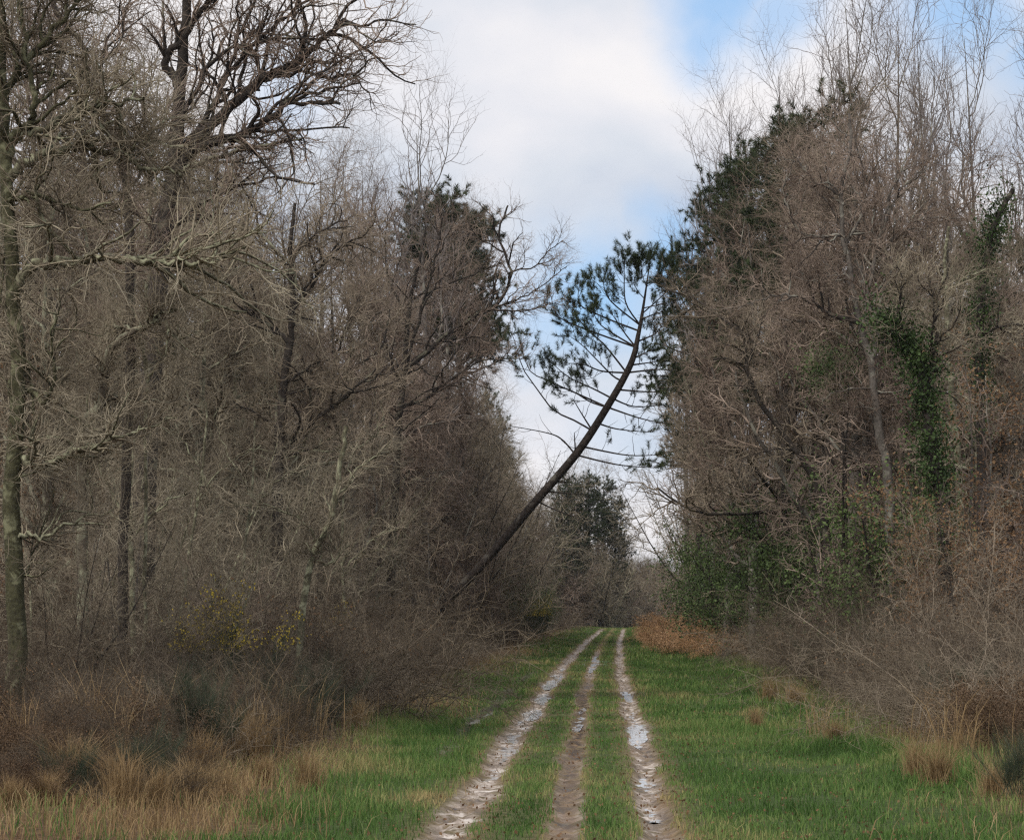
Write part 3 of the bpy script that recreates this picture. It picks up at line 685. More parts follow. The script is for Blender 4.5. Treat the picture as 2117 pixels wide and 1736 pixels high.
hero('maple_tree', 'reddish bare maple on the left, one long branch stretched towards the leaning pine', 'tree', 76,
     [(800, 1345), (815, 1050), (826, 860), (835, 770), (845, 640), (862, 560), (880, 470)], .15, .03,
     [([(835, 775), (872, 640), (900, 540), (915, 450)], .06, 12), ([(840, 760), (860, 747), (927, 690), (987, 650), (1027, 630), (1057, 563), (1032, 493), (1050, 425)], .085, 12),
      ([(1057, 563), (1107, 550), (1130, 520), (1165, 497)], .03, 7, 'dark_bark', 1), ([(1027, 632), (1090, 610), (1140, 575), (1172, 550)], .03, 7, 'dark_bark', 1), ([(1020, 640), (1090, 640), (1150, 625)], .03, 6, 'dark_bark', 1),
      ([(930, 700), (985, 698), (1050, 725)], .03, 7, 'dark_bark', 1), ([(870, 830), (920, 793), (965, 763), (1000, 745), (1060, 745)], .05, 9), ([(826, 800), (790, 680), (770, 560), (760, 470)], .06, 12), ([(840, 660), (800, 560), (800, 440)], .045, 10),
      ([(850, 620), (920, 590), (990, 560), (1020, 500)], .04, 10), ([(826, 850), (900, 800), (960, 800)], .04, 8), ([(826, 880), (760, 800), (700, 740)], .05, 10)], 'dark_bark', 'twig_red', 11, twig=.006)

# the leaning pine
def leaning_pine():
    g = np.random.default_rng(12); d = 78
    pts = [(835, 1362), (892, 1278), (1000, 1163), (1100, 1045), (1190, 940), (1250, 850), (1303, 755), (1320, 690), (1331, 627), (1338, 580), (1346, 525)]
    tp = np.array([at(x, y, d + .12 * k) for k, (x, y) in enumerate(pts)]); o = tp[0].copy(); tp = tp - o
    TL = line(tp, 56); TR = np.interp(np.linspace(0, 1, 56), [0, .4, .58, .68, .78, .9, 1], [.15, .132, .108, .078, .045, .024, .012])
    rt = root('pine_tree', o, 'dark pine leaning right across the track, its thin crown against the sky', 'tree')
    ge = Geo(); ge.add(*tubes(TL[None], TR[None], 10)); part('trunk', ge.mesh('trunk', M['pine_bark']), rt)
    z = lambda x, y: (827 + .3335 * x, 413.5 + .3335 * y)
    br = [[(1090, 1560), (1000, 1480), (900, 1440), (680, 1400)], [(1180, 1450), (1090, 1370), (950, 1300), (850, 1170), (760, 1040), (720, 900), (690, 820)],
          [(1180, 1430), (1130, 1330), (1070, 1230)], [(1290, 1310), (1100, 1200), (920, 1120), (800, 1050), (740, 850)], [(1310, 1260), (1200, 1170), (1050, 1100), (940, 1010)],
          [(1350, 1130), (1320, 1090), (1230, 1000), (1130, 900), (1060, 850)], [(1370, 1090), (1250, 1060), (1140, 1020), (1000, 1010)], [(1440, 930), (1340, 840), (1240, 770), (1200, 700)], [(1440, 920), (1390, 820), (1310, 700)],
          [(1080, 1560), (1080, 1440)], [(1130, 1575), (1400, 1580), (1600, 1580)], [(1130, 1595), (1350, 1640), (1600, 1660)], [(1290, 1325), (1480, 1350), (1640, 1385)], [(1330, 1265), (1450, 1280), (1620, 1270)],
          [(1370, 1195), (1560, 1190), (1680, 1180)], [(1400, 1100), (1600, 1050), (1680, 1060)], [(1430, 1020), (1600, 1000)], [(1470, 880), (1580, 830), (1620, 780)], [(1440, 970), (1560, 930)],
          [(1490, 790), (1400, 640), (1390, 470), (1390, 380)], [(1490, 760), (1320, 640), (1270, 560), (1260, 480)], [(1480, 800), (1250, 720), (1110, 640), (1120, 500)], [(1440, 900), (1150, 800), (980, 720), (935, 590)],
          [(1505, 700), (1620, 600), (1690, 520), (1690, 430)], [(1510, 680), (1700, 620), (1780, 560)], [(1500, 740), (1600, 700), (1700, 690)], [(1535, 540), (1620, 470), (1635, 380)], [(1520, 620), (1460, 540), (1450, 430)],
          [(1300, 1290), (1180, 1250), (1060, 1180), (960, 1160)], [(1400, 1070), (1270, 900), (1180, 820), (1080, 700), (1080, 620)], [(1545, 520), (1500, 450), (1500, 370)],
          [(980, 1750), (1060, 1745)], [(1240, 1400), (1350, 1420), (1560, 1440)]]
    nd = [0, 1, 0, 1, 1, 1, 1, 1, .4, 0, .2, .3, .5, .5, .8, .9, .7, 1, .7, 1.4, 1.4, 1.4, 1.2, 1.4, 1.2, 1, 1.3, 1.3, .6, 1.2, 1.5, 0, .4]
    for b_, dens in zip(br, nd):
        off = g.uniform(-1.3, 1.3)
        bp_ = np.array([at(*z(*q), d + .9 + off * k / len(b_)) for k, q in enumerate(b_)]) - o
        i = np.argmin(np.linalg.norm(TL - bp_[0], axis=1)); bp_[0] = TL[i]
        P = line(bp_, 12)[None]; Rr = (min(.035, TR[i] * .5) * np.linspace(1, .3, 12))[None]
        ge = Geo(); ge.add(*tubes(P, Rr, 5))
        P1, R1 = grow(P, Rr, g, 9 if dens else 3, .25, 1, (30, 70), .75, 5, .012, .1, .15, .2); ge.add(*tubes(P1, R1, 3))
        bo = part('branch', ge.mesh('branch', M['pine_bark']), rt)
        if dens:
            C = np.concatenate([P1[:, -1], P1[:, 2], P[:, -1], P[:, -2]]); D = np.concatenate([P1[:, -1] - P1[:, -2], P1[:, 3] - P1[:, 2], P[:, -1] - P[:, -2], P[:, -1] - P[:, -2]])
            k = g.random(len(C)) < .75 * min(dens, 1); k[-2:] = True; C, D = C[k], D[k]
            m = int(round(1.7 * dens)) or 1
            C = np.repeat(C, m, 0) + g.normal(size=(len(C) * m, 3)) * .1 * (m > 1); D = norm(np.repeat(norm(D), m, 0) + [0, 0, .5] + g.normal(size=(len(D) * m, 3)) * .35)
            V, T = needles(C, D, g, 70, .17, .013, .3); gl = Geo(); gl.add(V, None, T)
            part('needles', gl.mesh('needles', M['needle'], False), bo)
    z5 = lambda x, y: (827 + .3125 * x, 951 + .3125 * y)
    for b_ in ([(965, 225), (1100, 218), (1240, 228)], [(905, 315), (1080, 350), (1260, 395)], [(955, 225), (965, 160)]):
        bp_ = np.array([at(*z5(*q), d + .5) for q in b_]) - o; bp_[0] = TL[np.argmin(np.linalg.norm(TL - bp_[0], axis=1))]
        ge = Geo(); ge.add(*tubes(line(bp_, 8)[None], np.linspace(.03, .01, 8)[None], 5)); part('dead_branch', ge.mesh('dead_branch', M['pine_bark']), rt)
leaning_pine()

# right side
q = lambda x, y: (1290 + .3906 * x, 579 + .3906 * y)      # measured in an enlarged crop
q6 = lambda x, y: (1290 + .3906 * x, .3906 * y)
Q = lambda f, *p: [f(*a) for a in p]
hero('oak_tree', 'grey forked tree with a bare arching limb in the middle of the right wood', 'tree', 52,
     Q(q, (1440, 2050), (1410, 1300), (1390, 1000), (1355, 830), (1330, 650), (1310, 450), (1255, 250), (1212, 50)) + Q(q6, (1195, 1400), (1160, 1250), (1150, 1000), (1200, 760), (1190, 600)), .12, .025,
     [(Q(q, (1312, 440), (1340, 330), (1345, 200)) + Q(q6, (1290, 1600), (1330, 1380), (1390, 1100), (1450, 900)), .06, 14), (Q(q, (1240, 225), (1110, 190), (1020, 140), (920, 90)), .06, 6, 'dark_bark'),
      (Q(q, (920, 90), (850, 80), (730, 100), (600, 160)), .03, 8, 'grey_bark', 1), (Q(q, (1320, 590), (1200, 570), (1040, 630)), .025, 7), (Q(q, (1330, 690), (1150, 670)), .025, 6), (Q(q, (1335, 600), (1450, 590), (1560, 545)), .025, 6),
      (Q(q, (1385, 880), (1480, 850)), .02, 4), (Q(q6, (1170, 1300), (1250, 1150), (1270, 950), (1220, 720)), .04, 12), (Q(q6, (1150, 1250), (960, 1250), (870, 1100), (840, 950)), .04, 12), (Q(q6, (1150, 1040), (1000, 950), (900, 830)), .035, 12),
      (Q(q6, (1170, 1450), (1020, 1480), (920, 1430)), .03, 10), (Q(q6, (1330, 1380), (1500, 1200), (1640, 1150), (1750, 1180)), .04, 12, 'grey_bark', 1), (Q(q6, (1350, 1280), (1470, 1000), (1600, 900)), .035, 12, 'grey_bark', 1)],
     'grey_bark', 'twig_red', 21, fine=1.3)
hero('oak_tree', 'dark bare trunk leaning left over the green shrubs on the right', 'tree', 58,
     Q(q, (1180, 1750), (1040, 1180), (960, 980), (850, 830), (720, 640), (650, 480), (560, 420), (470, 420)), .1, .02,
     [(Q(q, (650, 470), (700, 330), (750, 150)), .03, 10), (Q(q, (720, 640), (640, 560), (520, 560)), .025, 8), (Q(q, (900, 900), (800, 900), (640, 950), (580, 1130)), .02, 7), (Q(q, (650, 480), (640, 330), (560, 200), (500, 60)), .03, 10)], 'dark_bark', 'twig_brown', 22)
hero('oak_tree', 'straight grey trunk with dark mossy foot beside the leaning trunk on the right', 'tree', 60,
     Q(q, (1130, 1750), (1110, 1200), (1085, 950), (1060, 760), (1025, 480), (1040, 250), (1050, 50)), .09, .03,
     [(Q(q, (1020, 450), (950, 300), (880, 200)), .03, 10), (Q(q, (1060, 760), (980, 640), (930, 560)), .02, 7), (Q(q, (1030, 400), (1080, 330), (1180, 360)), .02, 6), (Q(q, (1045, 150), (960, 0), (900, -150)), .03, 10)], 'grey_bark', 'twig_red', 23)
rt, o, TL = hero('ivy_clad_tree', 'old trunk wrapped in dark ivy, leaning left in the right wood', 'tree', 42,
     Q(q, (1720, 1900), (1690, 1250), (1650, 1000), (1615, 800), (1590, 550), (1560, 400), (1470, 290), (1340, 190)), .13, .06,
     [(Q(q, (1600, 560), (1640, 400), (1650, 200), (1620, 0)), .05, 12), (Q(q, (1480, 300), (1450, 150), (1480, 0)), .04, 10)], 'dark_bark', 'twig_olive', 24)
g = np.random.default_rng(5); i = np.repeat(np.arange(4, len(TL)), 270)
C = TL[i] + g.normal(size=(len(i), 3)) * np.array([.17, .17, .2]) * (1 + .5 * np.sin(i * 1.3))[:, None]
gl = Geo(); gl.add(*leaves(C, g, .065)); part('ivy', gl.mesh('ivy', M['dark_ivy']), rt)
rt, o, TL = hero('ivy_clad_tree', 'slim stem with a bushy ivy head left of the grey forked tree', 'tree', 55, Q(q, (1180, 1800), (1165, 1000), (1150, 650), (1130, 520), (1100, 440)), .05, .03,
     [(Q(q, (1140, 540), (1060, 460), (1000, 430)), .02, 5)], 'dark_bark', 'twig_olive', 25)
i = np.repeat(np.arange(12, len(TL)), 420); C = TL[i] + g.normal(size=(len(i), 3)) * np.array([.36, .3, .26]); gl = Geo(); gl.add(*leaves(C, g, .065)); part('ivy', gl.mesh('ivy', M['dark_ivy']), rt)
rt, o, TL = hero('ivy_clad_tree', 'tall ivy-covered trunk at the right edge of the photo', 'tree', 50, Q(q, (1900, 1900), (1890, 900), (1880, 400), (1900, 0)) + Q(q6, (1960, 1200), (2060, 1000)), .12, .05,
     [(Q(q, (1890, 300), (2000, 250), (2117, 230)), .04, 8), (Q(q, (1890, 320), (1760, 310), (1600, 230)), .03, 8)], 'dark_bark', 'twig_olive', 26)
i = np.repeat(np.arange(6, len(TL) - 3), 300); C = TL[i] + g.normal(size=(len(i), 3)) * np.array([.18, .18, .3]); gl = Geo(); gl.add(*leaves(C, g, .065)); part('ivy', gl.mesh('ivy', M['dark_ivy']), rt)
hero('oak_tree', 'pale lichen-spotted trunk between the ivy trunks on the right', 'tree', 48, Q(q, (1810, 1900), (1780, 1100), (1740, 700), (1715, 350), (1700, 50)) + Q(q6, (1690, 1500), (1720, 1200)), .08, .03,
     [(Q(q, (1740, 500), (1800, 650), (1790, 760)), .02, 6), (Q(q, (1715, 300), (1600, 240), (1540, 210)), .025, 7), (Q(q6, (1700, 1550), (1850, 1450), (1990, 1420)), .03, 9)], 'lichen_bark', 'twig_olive', 27)
def put(proto, name, px, d, topy, hnat, label, cat, group=None, rz=None, wide=1.0, dx=0):
    x = float(at(px, 1254, d)[0]) + dx; h = 1.65 + (1254 - topy) / F * d - gz(x, d); s = h / hnat
    placed.append((x, d, name))
    return place(proto, name, (x, d, gz(x, d)), rng.uniform(0, 6.28) if rz is None else rz, s * wide, label, cat, group, s)
for px, d, ty, lb in ((1630, 84, 60, 'leftmost of the tall pale bare trees above the right wood'), (1715, 78, -10, 'tall pale bare tree rising over the peak of the right wood'), (1800, 72, -40, 'tall pale bare tree right of the peak'),
                      (1880, 80, -10, 'pale upright bare tree with a forked crown in the blue gap at upper right'), (1960, 70, -20, 'dark-stemmed tall bare tree with a wide fork, upper right'), (2050, 76, 30, 'tall bare tree near the right edge of the sky'),
                      (2120, 66, -60, 'tall bare tree cut by the right edge'), (1520, 92, 140, 'slender bare tree standing clear left of the peak'), (1465, 104, 300, 'low bare tree whose upswept twigs cross the blue sky above the leaning pine'), (1425, 112, 400, 'small bare tree at the right rim of the sky opening')):
    put(UPR[rng.integers(2)], 'bare_tree', px, d, ty, 16.5, lb, 'tree', 'tall bare trees above the right wood', None, .8)
for px, d, ty, lb, w_ in ((1700, 68, 205, 'tallest dark pine, making the peak of the right wood', 1.1), (1555, 84, 310, 'dark pine on the left shoulder of the right wood', 1), (1490, 96, 395, 'narrow dark pine below the left shoulder', .9), (1448, 108, 520, 'lowest dark pine on the left rim of the right wood', .9),
                          (1620, 76, 275, 'dark pine between the peak and the left shoulder', 1), (2090, 62, 470, 'dark green pine at the right edge', 1.1)):
    put(PIN[rng.integers(3)], 'pine_tree', px, d, ty, 13.3, lb, 'tree', 'pines in the right wood', None, w_)
put(ROUND_PINE, 'pine_tree', 905, 102, 405, 13.3, 'dark pine with a round crown behind the maple on the left', 'tree', 'pines in the left wood', 1.0, 1.15)
put(ROUND_PINE, 'pine_tree', 955, 110, 455, 13.3, 'lower dark pine on the right flank of the round-crowned one', 'tree', 'pines in the left wood', 2.4, .95)
for px, d, ty, k, lb in ((640, 72, 312, 1, 'pointed reddish tree top in the gap under the black boughs'), (705, 78, 385, 1, 'lower reddish tree top beside the pointed one'), (560, 66, 345, 0, 'brown tree top under the black boughs'), (490, 58, 330, 1, 'reddish tree top at the fork of the black boughs'), (770, 84, 440, 1, 'reddish tree left of the round-crowned pine'), (420, 52, 300, 0, 'brown tree behind the trunk of the big black-boughed oak')):
    put(OAK[k], 'oak_tree', px, d, ty, 13.3, lb, 'tree', None, None, .8)
for px, d, ty, k, lb in ((30, 46, -150, 2, 'tall bare oak behind the left-edge oak'), (115, 50, -110, 1, 'tall reddish bare oak right of the left-edge oak'), (205, 53, -70, 0, 'tall bare oak behind the bow-shaped oak'), (280, 49, -10, 2, 'tall bare oak left of the black-boughed oak'), (60, 63, -40, 3, 'tall bare oak deep in the wood at the left edge'), (160, 66, 0, 1, 'reddish bare oak deep in the left wood'), (340, 62, 60, 0, 'bare oak deep behind the black-boughed oak')):
    put(OAK[k], 'oak_tree', px, d, ty, 13.3, lb, 'tree', None, None, .85)
for px, d, ty, k, lb in ((390, 47, 420, 2, 'lichen-grey oak crossing the trunk of the black-boughed oak'), (470, 52, 380, 2, 'olive-grey oak under the fork of the black boughs'), (530, 57, 430, 1, 'reddish oak left of the dark forked tree'), (640, 60, 440, 2, 'olive oak right of the dark forked tree'), (700, 66, 480, 0, 'brown oak between the forked tree and the maple'), (740, 72, 560, 3, 'grey oak just left of the maple'), (250, 43, 330, 2, 'lichen-grey oak beside the stout mossy pole'), (90, 41, 260, 2, 'olive oak close behind the left-edge oak'), (590, 50, 620, 2, 'low olive oak around the dark forked tree'), (790, 84, 640, 1, 'low reddish oak behind the maple')):
    put(OAK[k], 'oak_tree', px, d, ty, 13.3, lb, 'tree', None, None, 1.0)
for px, d, ty, lb in ((110, 36, 900, 'pale bare thicket at mid height by the left-edge oak'), (230, 38, 950, 'pale bare thicket behind the stout mossy pole'), (350, 40, 900, 'pale bare thicket before the black-boughed oak'), (440, 43, 960, 'pale bare thicket right of the black-boughed oak'), (530, 46, 940, 'pale bare thicket left of the forked tree'), (640, 50, 950, 'pale bare thicket right of the forked tree'), (660, 54, 1000, 'pale bare thicket below the maple'), (690, 62, 1040, 'low pale bare thicket left of the maple foot')):
    put(COP[1], 'coppice_tree', px, d, ty, 6.2, lb, 'tree', None, None, 1.1)
for px, d, ty, lb in ((905, 97, 450, 'reddish oak veiling the round-crowned pine'), (850, 95, 470, 'reddish oak left of the round-crowned pine, half in front of it')):
    put(OAK[1], 'oak_tree', px, d, ty, 13.3, lb, 'tree', None, None, .8)
for px, d, ty, lb in ((980, 130, 805, 'topmost dark pine of the stepped left rim behind the leaning pine'), (1012, 142, 855, 'second dark pine down the stepped left rim'), (1034, 154, 910, 'third dark pine down the stepped left rim'), (1050, 170, 965, 'lowest dark pine of the stepped left rim')):
    put(FARP, 'pine_tree', px, d, ty, 12.6, lb, 'tree', 'pines on the left rim', None, .9)
for px, d, ty, lb in ((880, 92, 225, 'tall thin bare tree behind the round-crowned pine'), (790, 86, 290, 'thin bare tree between the boughs and the round-crowned pine')):
    put(UPR[rng.integers(2)], 'bare_tree', px, d, ty, 16.5, lb, 'tree', 'tall bare trees above the left wood')
for k, (px, d, ty) in enumerate(((1105, 205, 985), (1150, 212, 965), (1195, 216, 962), (1240, 222, 985), (1275, 226, 1030), (1080, 190, 1010), (1130, 230, 985), (1215, 235, 980))):
    put(OAK[k % 4], 'oak_tree', px, d, ty, 13.5, 'bare tree in the rounded clump closing the view beyond the track', 'tree', 'clump at the end of the track')
for px, d, ty, lb in ((1215, 207, 960, 'broad dark pine in the middle of the rounded clump'), (1160, 204, 985, 'dark pine on the left half of the rounded clump'), (1185, 206, 957, 'top pine of the rounded clump behind the leaning trunk'), (1245, 210, 972, 'dark pine on the right half of the rounded clump'), (1268, 212, 1015, 'dark pine ending the rounded clump on the right')):
    put(FARP, 'pine_tree', px, d, ty, 13.3, lb, 'tree', 'pines of the far clump', None, 1.1)
for px, d, ty, pr, w_, side in ((850, 98, 770, 2, 1.3, 0), (880, 104, 770, 0, 1.3, 0), (915, 112, 765, 1, 1.3, 0), (945, 120, 770, 3, 1.2, 0), (972, 128, 790, 0, 1.1, 0), (1000, 140, 830, 2, 1, 0), (1025, 152, 900, 1, .8, 0), (1042, 166, 950, 0, .8, 0), (1056, 182, 990, 3, .8, 0), (930, 134, 800, 2, 1, 0), (985, 160, 830, 1, 1, 0), (820, 90, 760, 0, 1.2, 0), (865, 94, 790, 1, 1.2, 0), (900, 99, 800, 3, 1.2, 0), (930, 107, 800, 2, 1.2, 0), (958, 114, 805, 1, 1.1, 0), (985, 122, 815, 0, 1, 0), (1010, 132, 850, 3, .9, 0), (1030, 146, 900, 2, .9, 0), (1048, 158, 960, 1, .8, 0),
                                (1500, 74, 480, 1, .8, 1), (1468, 86, 570, 0, .75, 1), (1440, 100, 640, 3, .75, 1), (1428, 116, 680, 1, .75, 1), (1420, 132, 720, 0, .75, 1), (1415, 150, 790, 2, .75, 1), (1412, 170, 900, 0, .75, 1), (1405, 188, 1020, 1, .75, 1),
                                (1560, 68, 390, 1, .95, 1), (1625, 64, 320, 0, 1, 1), (1690, 60, 250, 1, 1, 1), (1750, 58, 265, 3, 1, 1), (1820, 56, 285, 1, 1, 1), (1890, 55, 285, 0, 1, 1), (1950, 53, 330, 1, 1, 1), (2010, 52, 450, 2, 1, 1), (2090, 55, 520, 0, 1, 1)):
    if side and px < 1500: px += 30 + 30 * (d > 125)
    put(OAK[pr], 'oak_tree', px, d, ty, 13.3, ('bare brown oak on the rounded edge of the left wood' if not side else 'bare reddish-brown oak forming the domed edge of the right wood'), 'tree', 'oaks on the rim of the left wood' if not side else 'oaks on the rim of the right wood', None, w_)
for px, d, ty, side in ((850, 98, 960, 0), (880, 101, 930, 0), (910, 104, 920, 0), (960, 108, 930, 0), (995, 116, 940, 0), (925, 97, 1010, 0), (965, 103, 1020, 0), (1000, 110, 1050, 0), (1025, 124, 1060, 0), (940, 104, 940, 0), (980, 118, 960, 0), (1010, 130, 980, 0), (1030, 146, 1010, 0), (1050, 160, 1050, 0), (1070, 178, 1080, 0), (1095, 192, 1090, 0), (1430, 112, 900, 1), (1420, 128, 930, 1), (1412, 145, 980, 1), (1405, 160, 1020, 1), (1400, 176, 1080, 1),
                        (1110, 200, 1060, 2), (1140, 204, 1050, 2), (1170, 203, 1070, 2), (1200, 206, 1060, 2), (1230, 204, 1080, 2), (1255, 205, 1090, 2), (1275, 210, 1110, 2), (1120, 214, 1100, 2), (1300, 222, 1140, 2), (1330, 228, 1165, 2), (1360, 224, 1160, 2), (1250, 216, 1130, 2)):
    put(COP[rng.integers(4)], 'coppice_tree', px + (60 if side == 1 else 0), d, ty - (70 if side == 0 and px < 1040 else 0), 7.2, ('many-stemmed bare tree on the rounded edge of the left wood', 'many-stemmed bare tree on the rim of the right wood', 'low bare tree in the clump closing the track')[side], 'tree', ('edge coppice on the left', 'edge coppice on the right', 'low trees at the end of the track')[side], None, 1.1)
for px, d, ty, lb in ((1500, 76, 1075, 'big green holly at the foot of the right wood'), (1560, 70, 1100, 'green holly right of the big one'), (1625, 64, 1080, 'green shrub under the leaning trunk'), (1700, 62, 1000, 'green shrub behind the forked tree'), (1462, 94, 1150, 'dark green bush where the right wood meets the track'),
                      (1850, 52, 960, 'dark green shrub under the ivy trunk')):
    put(EVG[rng.integers(2)], 'holly_bush', px, d, ty, 3.1, lb, 'bush', 'green bushes in the right wood', None, 1.0)
for px, d, ty, lb in ((1105, 128, 1195, 'dark green bush on the left verge near the end of the track'), (1040, 110, 1190, 'green bush behind the foot of the leaning pine'), (700, 44, 1390, 'low dark green bush in front of the left wood')):
    put(EVG[rng.integers(2)], 'holly_bush', px, d, ty, 3.1, lb, 'bush', 'green bushes in the left wood')
put(DRYC[0], 'beech_sapling', 2050, 44, 760, 5.8, 'young tree keeping its orange-brown dead leaves at the right edge', 'tree', None, None, 1.1)
put(DRYC[1], 'beech_sapling', 1960, 42, 1020, 4.8, 'low brown-leaved young tree in front of the ivy trunk', 'tree')
put(DRYC[1], 'beech_sapling', 2110, 38, 1060, 4.8, 'brown-leaved young tree cut by the right edge', 'tree')
put(DRYC[0], 'beech_sapling', 70, 44, 420, 9, 'reddish-leaved tree behind the edge oak', 'tree')
# ground plants
def low(protos, name, spots, cat, group, hn=1.0):
    for k, (px, d, s, lb) in enumerate(spots):
        x = float(at(px, 1254, d)[0])
        place(protos[k % len(protos)], name, (x, d, gz(x, d)), rng.uniform(0, 6.28), s, lb, cat, group)
low(BRO, 'broom_bush', [(330, 20.5, .36, 'dark green broom in the left corner'), (400, 23.5, .5, 'grey-green broom above the pale tufts on the left'), (600, 27, .5, 'dark broom midway along the left edge'), (660, 30, .5, 'dark broom right of the yellow-flowered bush'),
     (150, 19, .3, 'small broom at the very left bottom corner'), (2095, 20.5, .3, 'dark broom in the right bottom corner'), (1010, 110, 1.2, 'dark bush below the foot of the leaning pine')], 'bush', 'broom bushes at the wood edge')
low(BRA, 'bramble_bush', [(2010, 33, .9, 'brown bramble leading the right thicket towards the camera'), (2095, 30, .95, 'tall reddish bramble near the right edge'), (2060, 36, 1.1, 'tall brown bramble behind the leading right one'), (2140, 28, .9, 'reddish bramble cut by the right edge'), (1930, 39, 1.0, 'brown bramble beyond the leading right one'), (1850, 45, 1.05, 'brown bramble at the foot of the grey forked tree'), (1760, 52, 1.1, 'brown bramble before the green shrubs'), (1670, 60, 1.1, 'brown bramble before the green holly')], 'bush', 'brambles of the right thicket')
low(BRO, 'broom_bush', [(1980, 31, .6, 'dull green broom among the right brambles'), (1820, 42, .7, 'dull green broom beyond the leading right bramble'), (1690, 50, .7, 'dull green broom before the green shrubs')], 'bush', 'broom in the right thicket')
low(BRA, 'bramble_bush', [(60, 18.9, .34, 'low bramble in the very corner at lower left'), (300, 19.4, .25, 'low bramble before the corner broom')], 'bush', 'brambles of the left corner')
low(RUST, 'bracken_clump', [(15, 18.4, .5, 'brown bracken cut by the lower left corner'), (210, 20.2, .4, 'low brown bracken beside the corner broom')], 'fern', 'rusty bracken of the left corner')
low(TUF, 'straw_tuft', [(100, 18.3, .55, 'bushy straw tuft at the bottom edge, lower left'), (330, 18.9, .5, 'straw tuft in front of the corner broom'), (30, 17.6, .5, 'straw tuft cut by the lower left corner'), (470, 20.5, .5, 'small straw tuft right of the corner broom'), (550, 22, .55, 'straw tuft below the upright pale tuft')], 'grass tuft', 'dead grass tufts of the left corner')
low(BRA, 'bramble_bush', [(40, 21, .5, 'low bramble at the lower left edge'), (130, 22.5, .55, 'low tangled bramble in the rusty bracken'), (230, 21.5, .45, 'low bramble right of the rusty bracken'), (290, 23.5, .6, 'brown bramble behind the corner broom'), (380, 25.5, .6, 'brown bramble behind the grey-green broom'), (470, 26, .5, 'low bramble before the yellow-flowered bush'), (540, 29.5, .6, 'bramble right below the yellow flowers'), (610, 33.5, .7, 'bramble behind the dark broom')], 'bush', 'brambles of the left bank')
low(RUST, 'bracken_clump', [(20, 20.5, .8, 'dull bracken in the bottom left corner'), (110, 21, .8, 'brown bracken near the small corner broom'), (260, 23, .8, 'brown bracken at the foot of the left bank'), (350, 24.5, .8, 'brown bracken between the two near brooms'), (500, 27, .8, 'brown bracken under the yellow flowers')], 'fern', 'rusty bracken of the left bank')
REED = {'stems': None}
_g = np.random.default_rng(95); _a = _g.uniform(0, 6.283, 70); _r = np.abs(_g.normal(size=70)) * .35
_ge = Geo(); _ge.add(*blades(np.stack([np.cos(_a) * _r, np.sin(_a) * _r * .4, 0 * _a], 1), _g.uniform(.5, 1.15, 70), np.full(70, .011), _g, .7)); REED['stems'] = _ge.mesh('stems', M['straw'])
low([REED], 'dead_stalks', [(60, 21.5, .9, 'tall pale dead stalks at the left edge'), (170, 23.5, 1.1, 'tall dead stalks before the rusty bracken heap'), (265, 22.5, .9, 'dead stalks left of the grey-green broom'), (330, 24, 1.1, 'slanting dead stalks above the corner broom'), (490, 28, 1.1, 'dead stalks under the yellow-flowered bush'), (525, 25, .9, 'dead stalks around the upright pale tuft'),
     (640, 27, .9, 'dead stalks before the dark broom'), (760, 40, 1.2, 'reddish dead stalks on the left bank'), (800, 46, 1.2, 'dead stalks far along the left bank'), (1700, 30, .7, 'dead stalks in the right grass'), (1990, 25, .8, 'dead stalks before the rusty bracken on the right')], 'dead stalks', 'tall dead stalks')
low(BRA, 'bramble_bush', [(330, 25, .55, 'low bramble tangle behind the corner broom'), (150, 27.5, .8, 'dark bramble over the rusty bracken heap'), (30, 26.5, .7, 'bramble cut by the left edge, under the edge oak'), (440, 29, .65, 'bramble beside the foot of the yellow-flowered bush'), (560, 33, .8, 'reddish bramble right of the yellow-flowered bush'),
     (250, 30, .95, 'tall bramble under the pale limbs of the edge oak'), (60, 31, 1.0, 'tall bramble behind the edge oak'), (620, 37, .85, 'bramble before the short mossy trunk'), (360, 34, 1.0, 'bramble thicket under the black-boughed oak'), (500, 36, .9, 'bramble thicket behind the yellow-flowered bush')], 'bush', 'brambles near the left corner')
low(COP, 'coppice_tree', [(120, 29, .42, 'low bare thicket beside the edge oak'), (380, 31, .4, 'low bare thicket in front of the black-boughed oak'), (240, 33, .5, 'bare thicket between the stout mossy pole and the edge oak'), (520, 34, .42, 'bare thicket behind the yellow-flowered bush'), (640, 40, .45, 'bare thicket around the short mossy trunk'), (460, 39, .5, 'bare thicket beyond the black-boughed oak')], 'tree', 'low thickets near the left corner')
fl = broom_bush(63, 1.2, flowers=.4)
place(fl, 'gorse_bush', (float(at(465, 1254, 30)[0]), 30, gz(-4.6, 30)), 1, 1.05, 'bush with yellow flowers on the left edge of the ride', 'bush')
place(fl, 'gorse_bush', (float(at(655, 1254, 44)[0]), 44, gz(-5, 44)), 2, .95, 'fainter yellow-green bush further along the left edge', 'bush')
place(fl, 'gorse_bush', (float(at(1105, 1254, 115)[0]), 115, gz(-3, 115)), 2, 1.2, 'yellowish bush near the far end of the left verge', 'bush')
low(BKN, 'bracken_clump', [(1375, 88, 1.3, 'leftmost orange bracken of the far right bank'), (1405, 84, 1.5, 'second orange bracken of the far right bank'), (1440, 82, 1.5, 'middle orange bracken of the far right bank'), (1475, 78, 1.4, 'fourth orange bracken of the far right bank'), (1505, 74, 1.3, 'rightmost orange bracken of the far right bank'),
     (1400, 100, 1.5, 'orange bracken behind the far right bank'), (1430, 94, 1.5, 'tall orange bracken behind the far right bank')], 'fern', 'orange bracken on the far right bank')
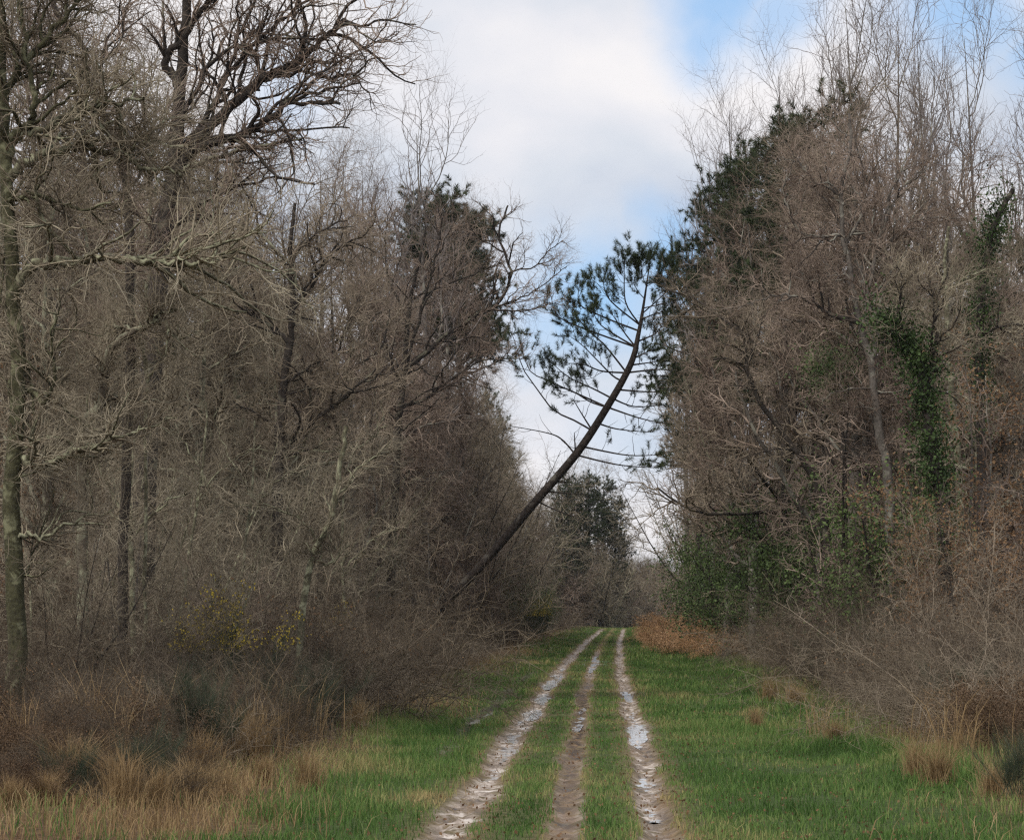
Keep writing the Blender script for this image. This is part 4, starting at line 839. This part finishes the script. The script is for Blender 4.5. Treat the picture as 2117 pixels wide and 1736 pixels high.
low(RUST, 'bracken_clump', [(2085, 28, 1.0, 'rusty bracken at the right edge'), (2000, 29.5, .9, 'rusty bracken under the bramble on the right'), (2117, 26, 1.0, 'rusty bracken cut by the right edge'),
     (90, 23.5, .95, 'rusty bracken heap at the left edge'), (165, 23, .95, 'rusty bracken right of the left heap'), (40, 22, .8, 'rusty bracken cut by the left edge'), (225, 25, .8, 'rusty bracken beside the corner broom'), (330, 26.5, .9, 'dull bracken behind the corner broom'), (430, 27, .8, 'dull bracken before the yellow-flowered bush'),
     (760, 44, 1, 'reddish bracken on the left bank'), (720, 40, .9, 'reddish bracken before the low dark green bush'), (830, 52, 1, 'reddish bracken on the far left bank')], 'fern', 'rusty bracken at the wood edge')
low(TUF, 'straw_tuft', [(400, 19.6, .8, 'pale pinkish tuft nearest the left corner'), (530, 24, .9, 'upright pale tuft before the dark broom'), (420, 22.5, .9, 'pale tuft behind the nearest one'), (640, 21.5, .6, 'flat straw tuft on the left verge'), (600, 26.5, .7, 'straw tuft under the left brambles'), (260, 18.6, .7, 'straw tuft in the bottom left corner'),
     (1640, 39, .9, 'pale tuft at the foot of the right brambles'), (1590, 41, .8, 'dull tuft left of the pale one on the right'), (1935, 22.2, .75, 'golden tuft on the right verge'), (1890, 23, .6, 'small straw tuft beside the golden one'), (1725, 29, .6, 'pale rushy tuft on the right grass'), (1560, 33, .5, 'low straw tuft in the right grass'),
     (2050, 21, .6, 'straw tuft before the right corner broom'), (740, 31, .7, 'straw tuft halfway along the left verge'), (820, 38, .7, 'straw tuft far along the left verge'), (160, 19.2, .8, 'straw tuft left of the corner tuft')], 'grass tuft', 'dead grass tufts')

# distant wood that reads as one mass
g = np.random.default_rng(9); n = 420
P0 = np.zeros((n, 7, 3)); P0[:, :, 0] = g.normal(size=(n, 1)) * 16 + 2; P0[:, :, 1] = g.uniform(238, 300, (n, 1)); hh = g.uniform(4.5, 7.2, n)
P0[:, :, 2] = -.5 + np.linspace(0, 1, 7) * hh[:, None]; P0[:, 1:, :2] += g.normal(size=(n, 6, 2)) * .15
Rr = np.full((n, 7), .09) * np.linspace(1, .2, 7)
ge = Geo(); ge.add(*tubes(P0, Rr, 4))
P1, R1 = grow(P0, Rr, g, 14, .08, 1, (35, 75), 2.2, 5, .035, .06, .14, .4); ge.add(*tubes(P1, R1, 3))
P2, R2 = grow(P1, R1, g, 9, .1, 1, (25, 70), 1.2, 4, .022, .05, .18, .3); ge.add(*tubes(P2, R2, 3))
P3, R3 = grow(P2, R2, g, 4, .1, 1, (25, 70), .7, 3, .018, .05, .18, .3); ge.add(*tubes(P3, R3, 3))
tag(part('woods', ge.mesh('woods', M['cane']), None), 'distant grey-brown wood closing the end of the track', 'woods', None, 'stuff')
# thin damp air that greys the far trees
hz = bpy.data.materials.new('haze'); hz.use_nodes = True; hn = NT(hz.node_tree)
pv = hn.n('ShaderNodeVolumePrincipled', i_Density=.00014, i_Anisotropy=.2); pv.inputs['Color'].default_value = (.9, .93, 1, 1)
ho = hn.n('ShaderNodeOutputMaterial'); hn.l(pv.outputs[0], ho.inputs['Volume'])
cv = np.array([[x, y, z] for x in (-920, 920) for y in (-270, 1520) for z in (-2, 32)], float)
tag(part('haze', make_mesh('haze', cv, np.array([[0, 1, 3, 2], [4, 6, 7, 5], [0, 4, 5, 1], [2, 3, 7, 6], [0, 2, 6, 4], [1, 5, 7, 3]]), None, hz, None, False), None), 'thin grey haze over the ride', 'haze', None, 'stuff')

print('objects', len(bpy.data.objects))
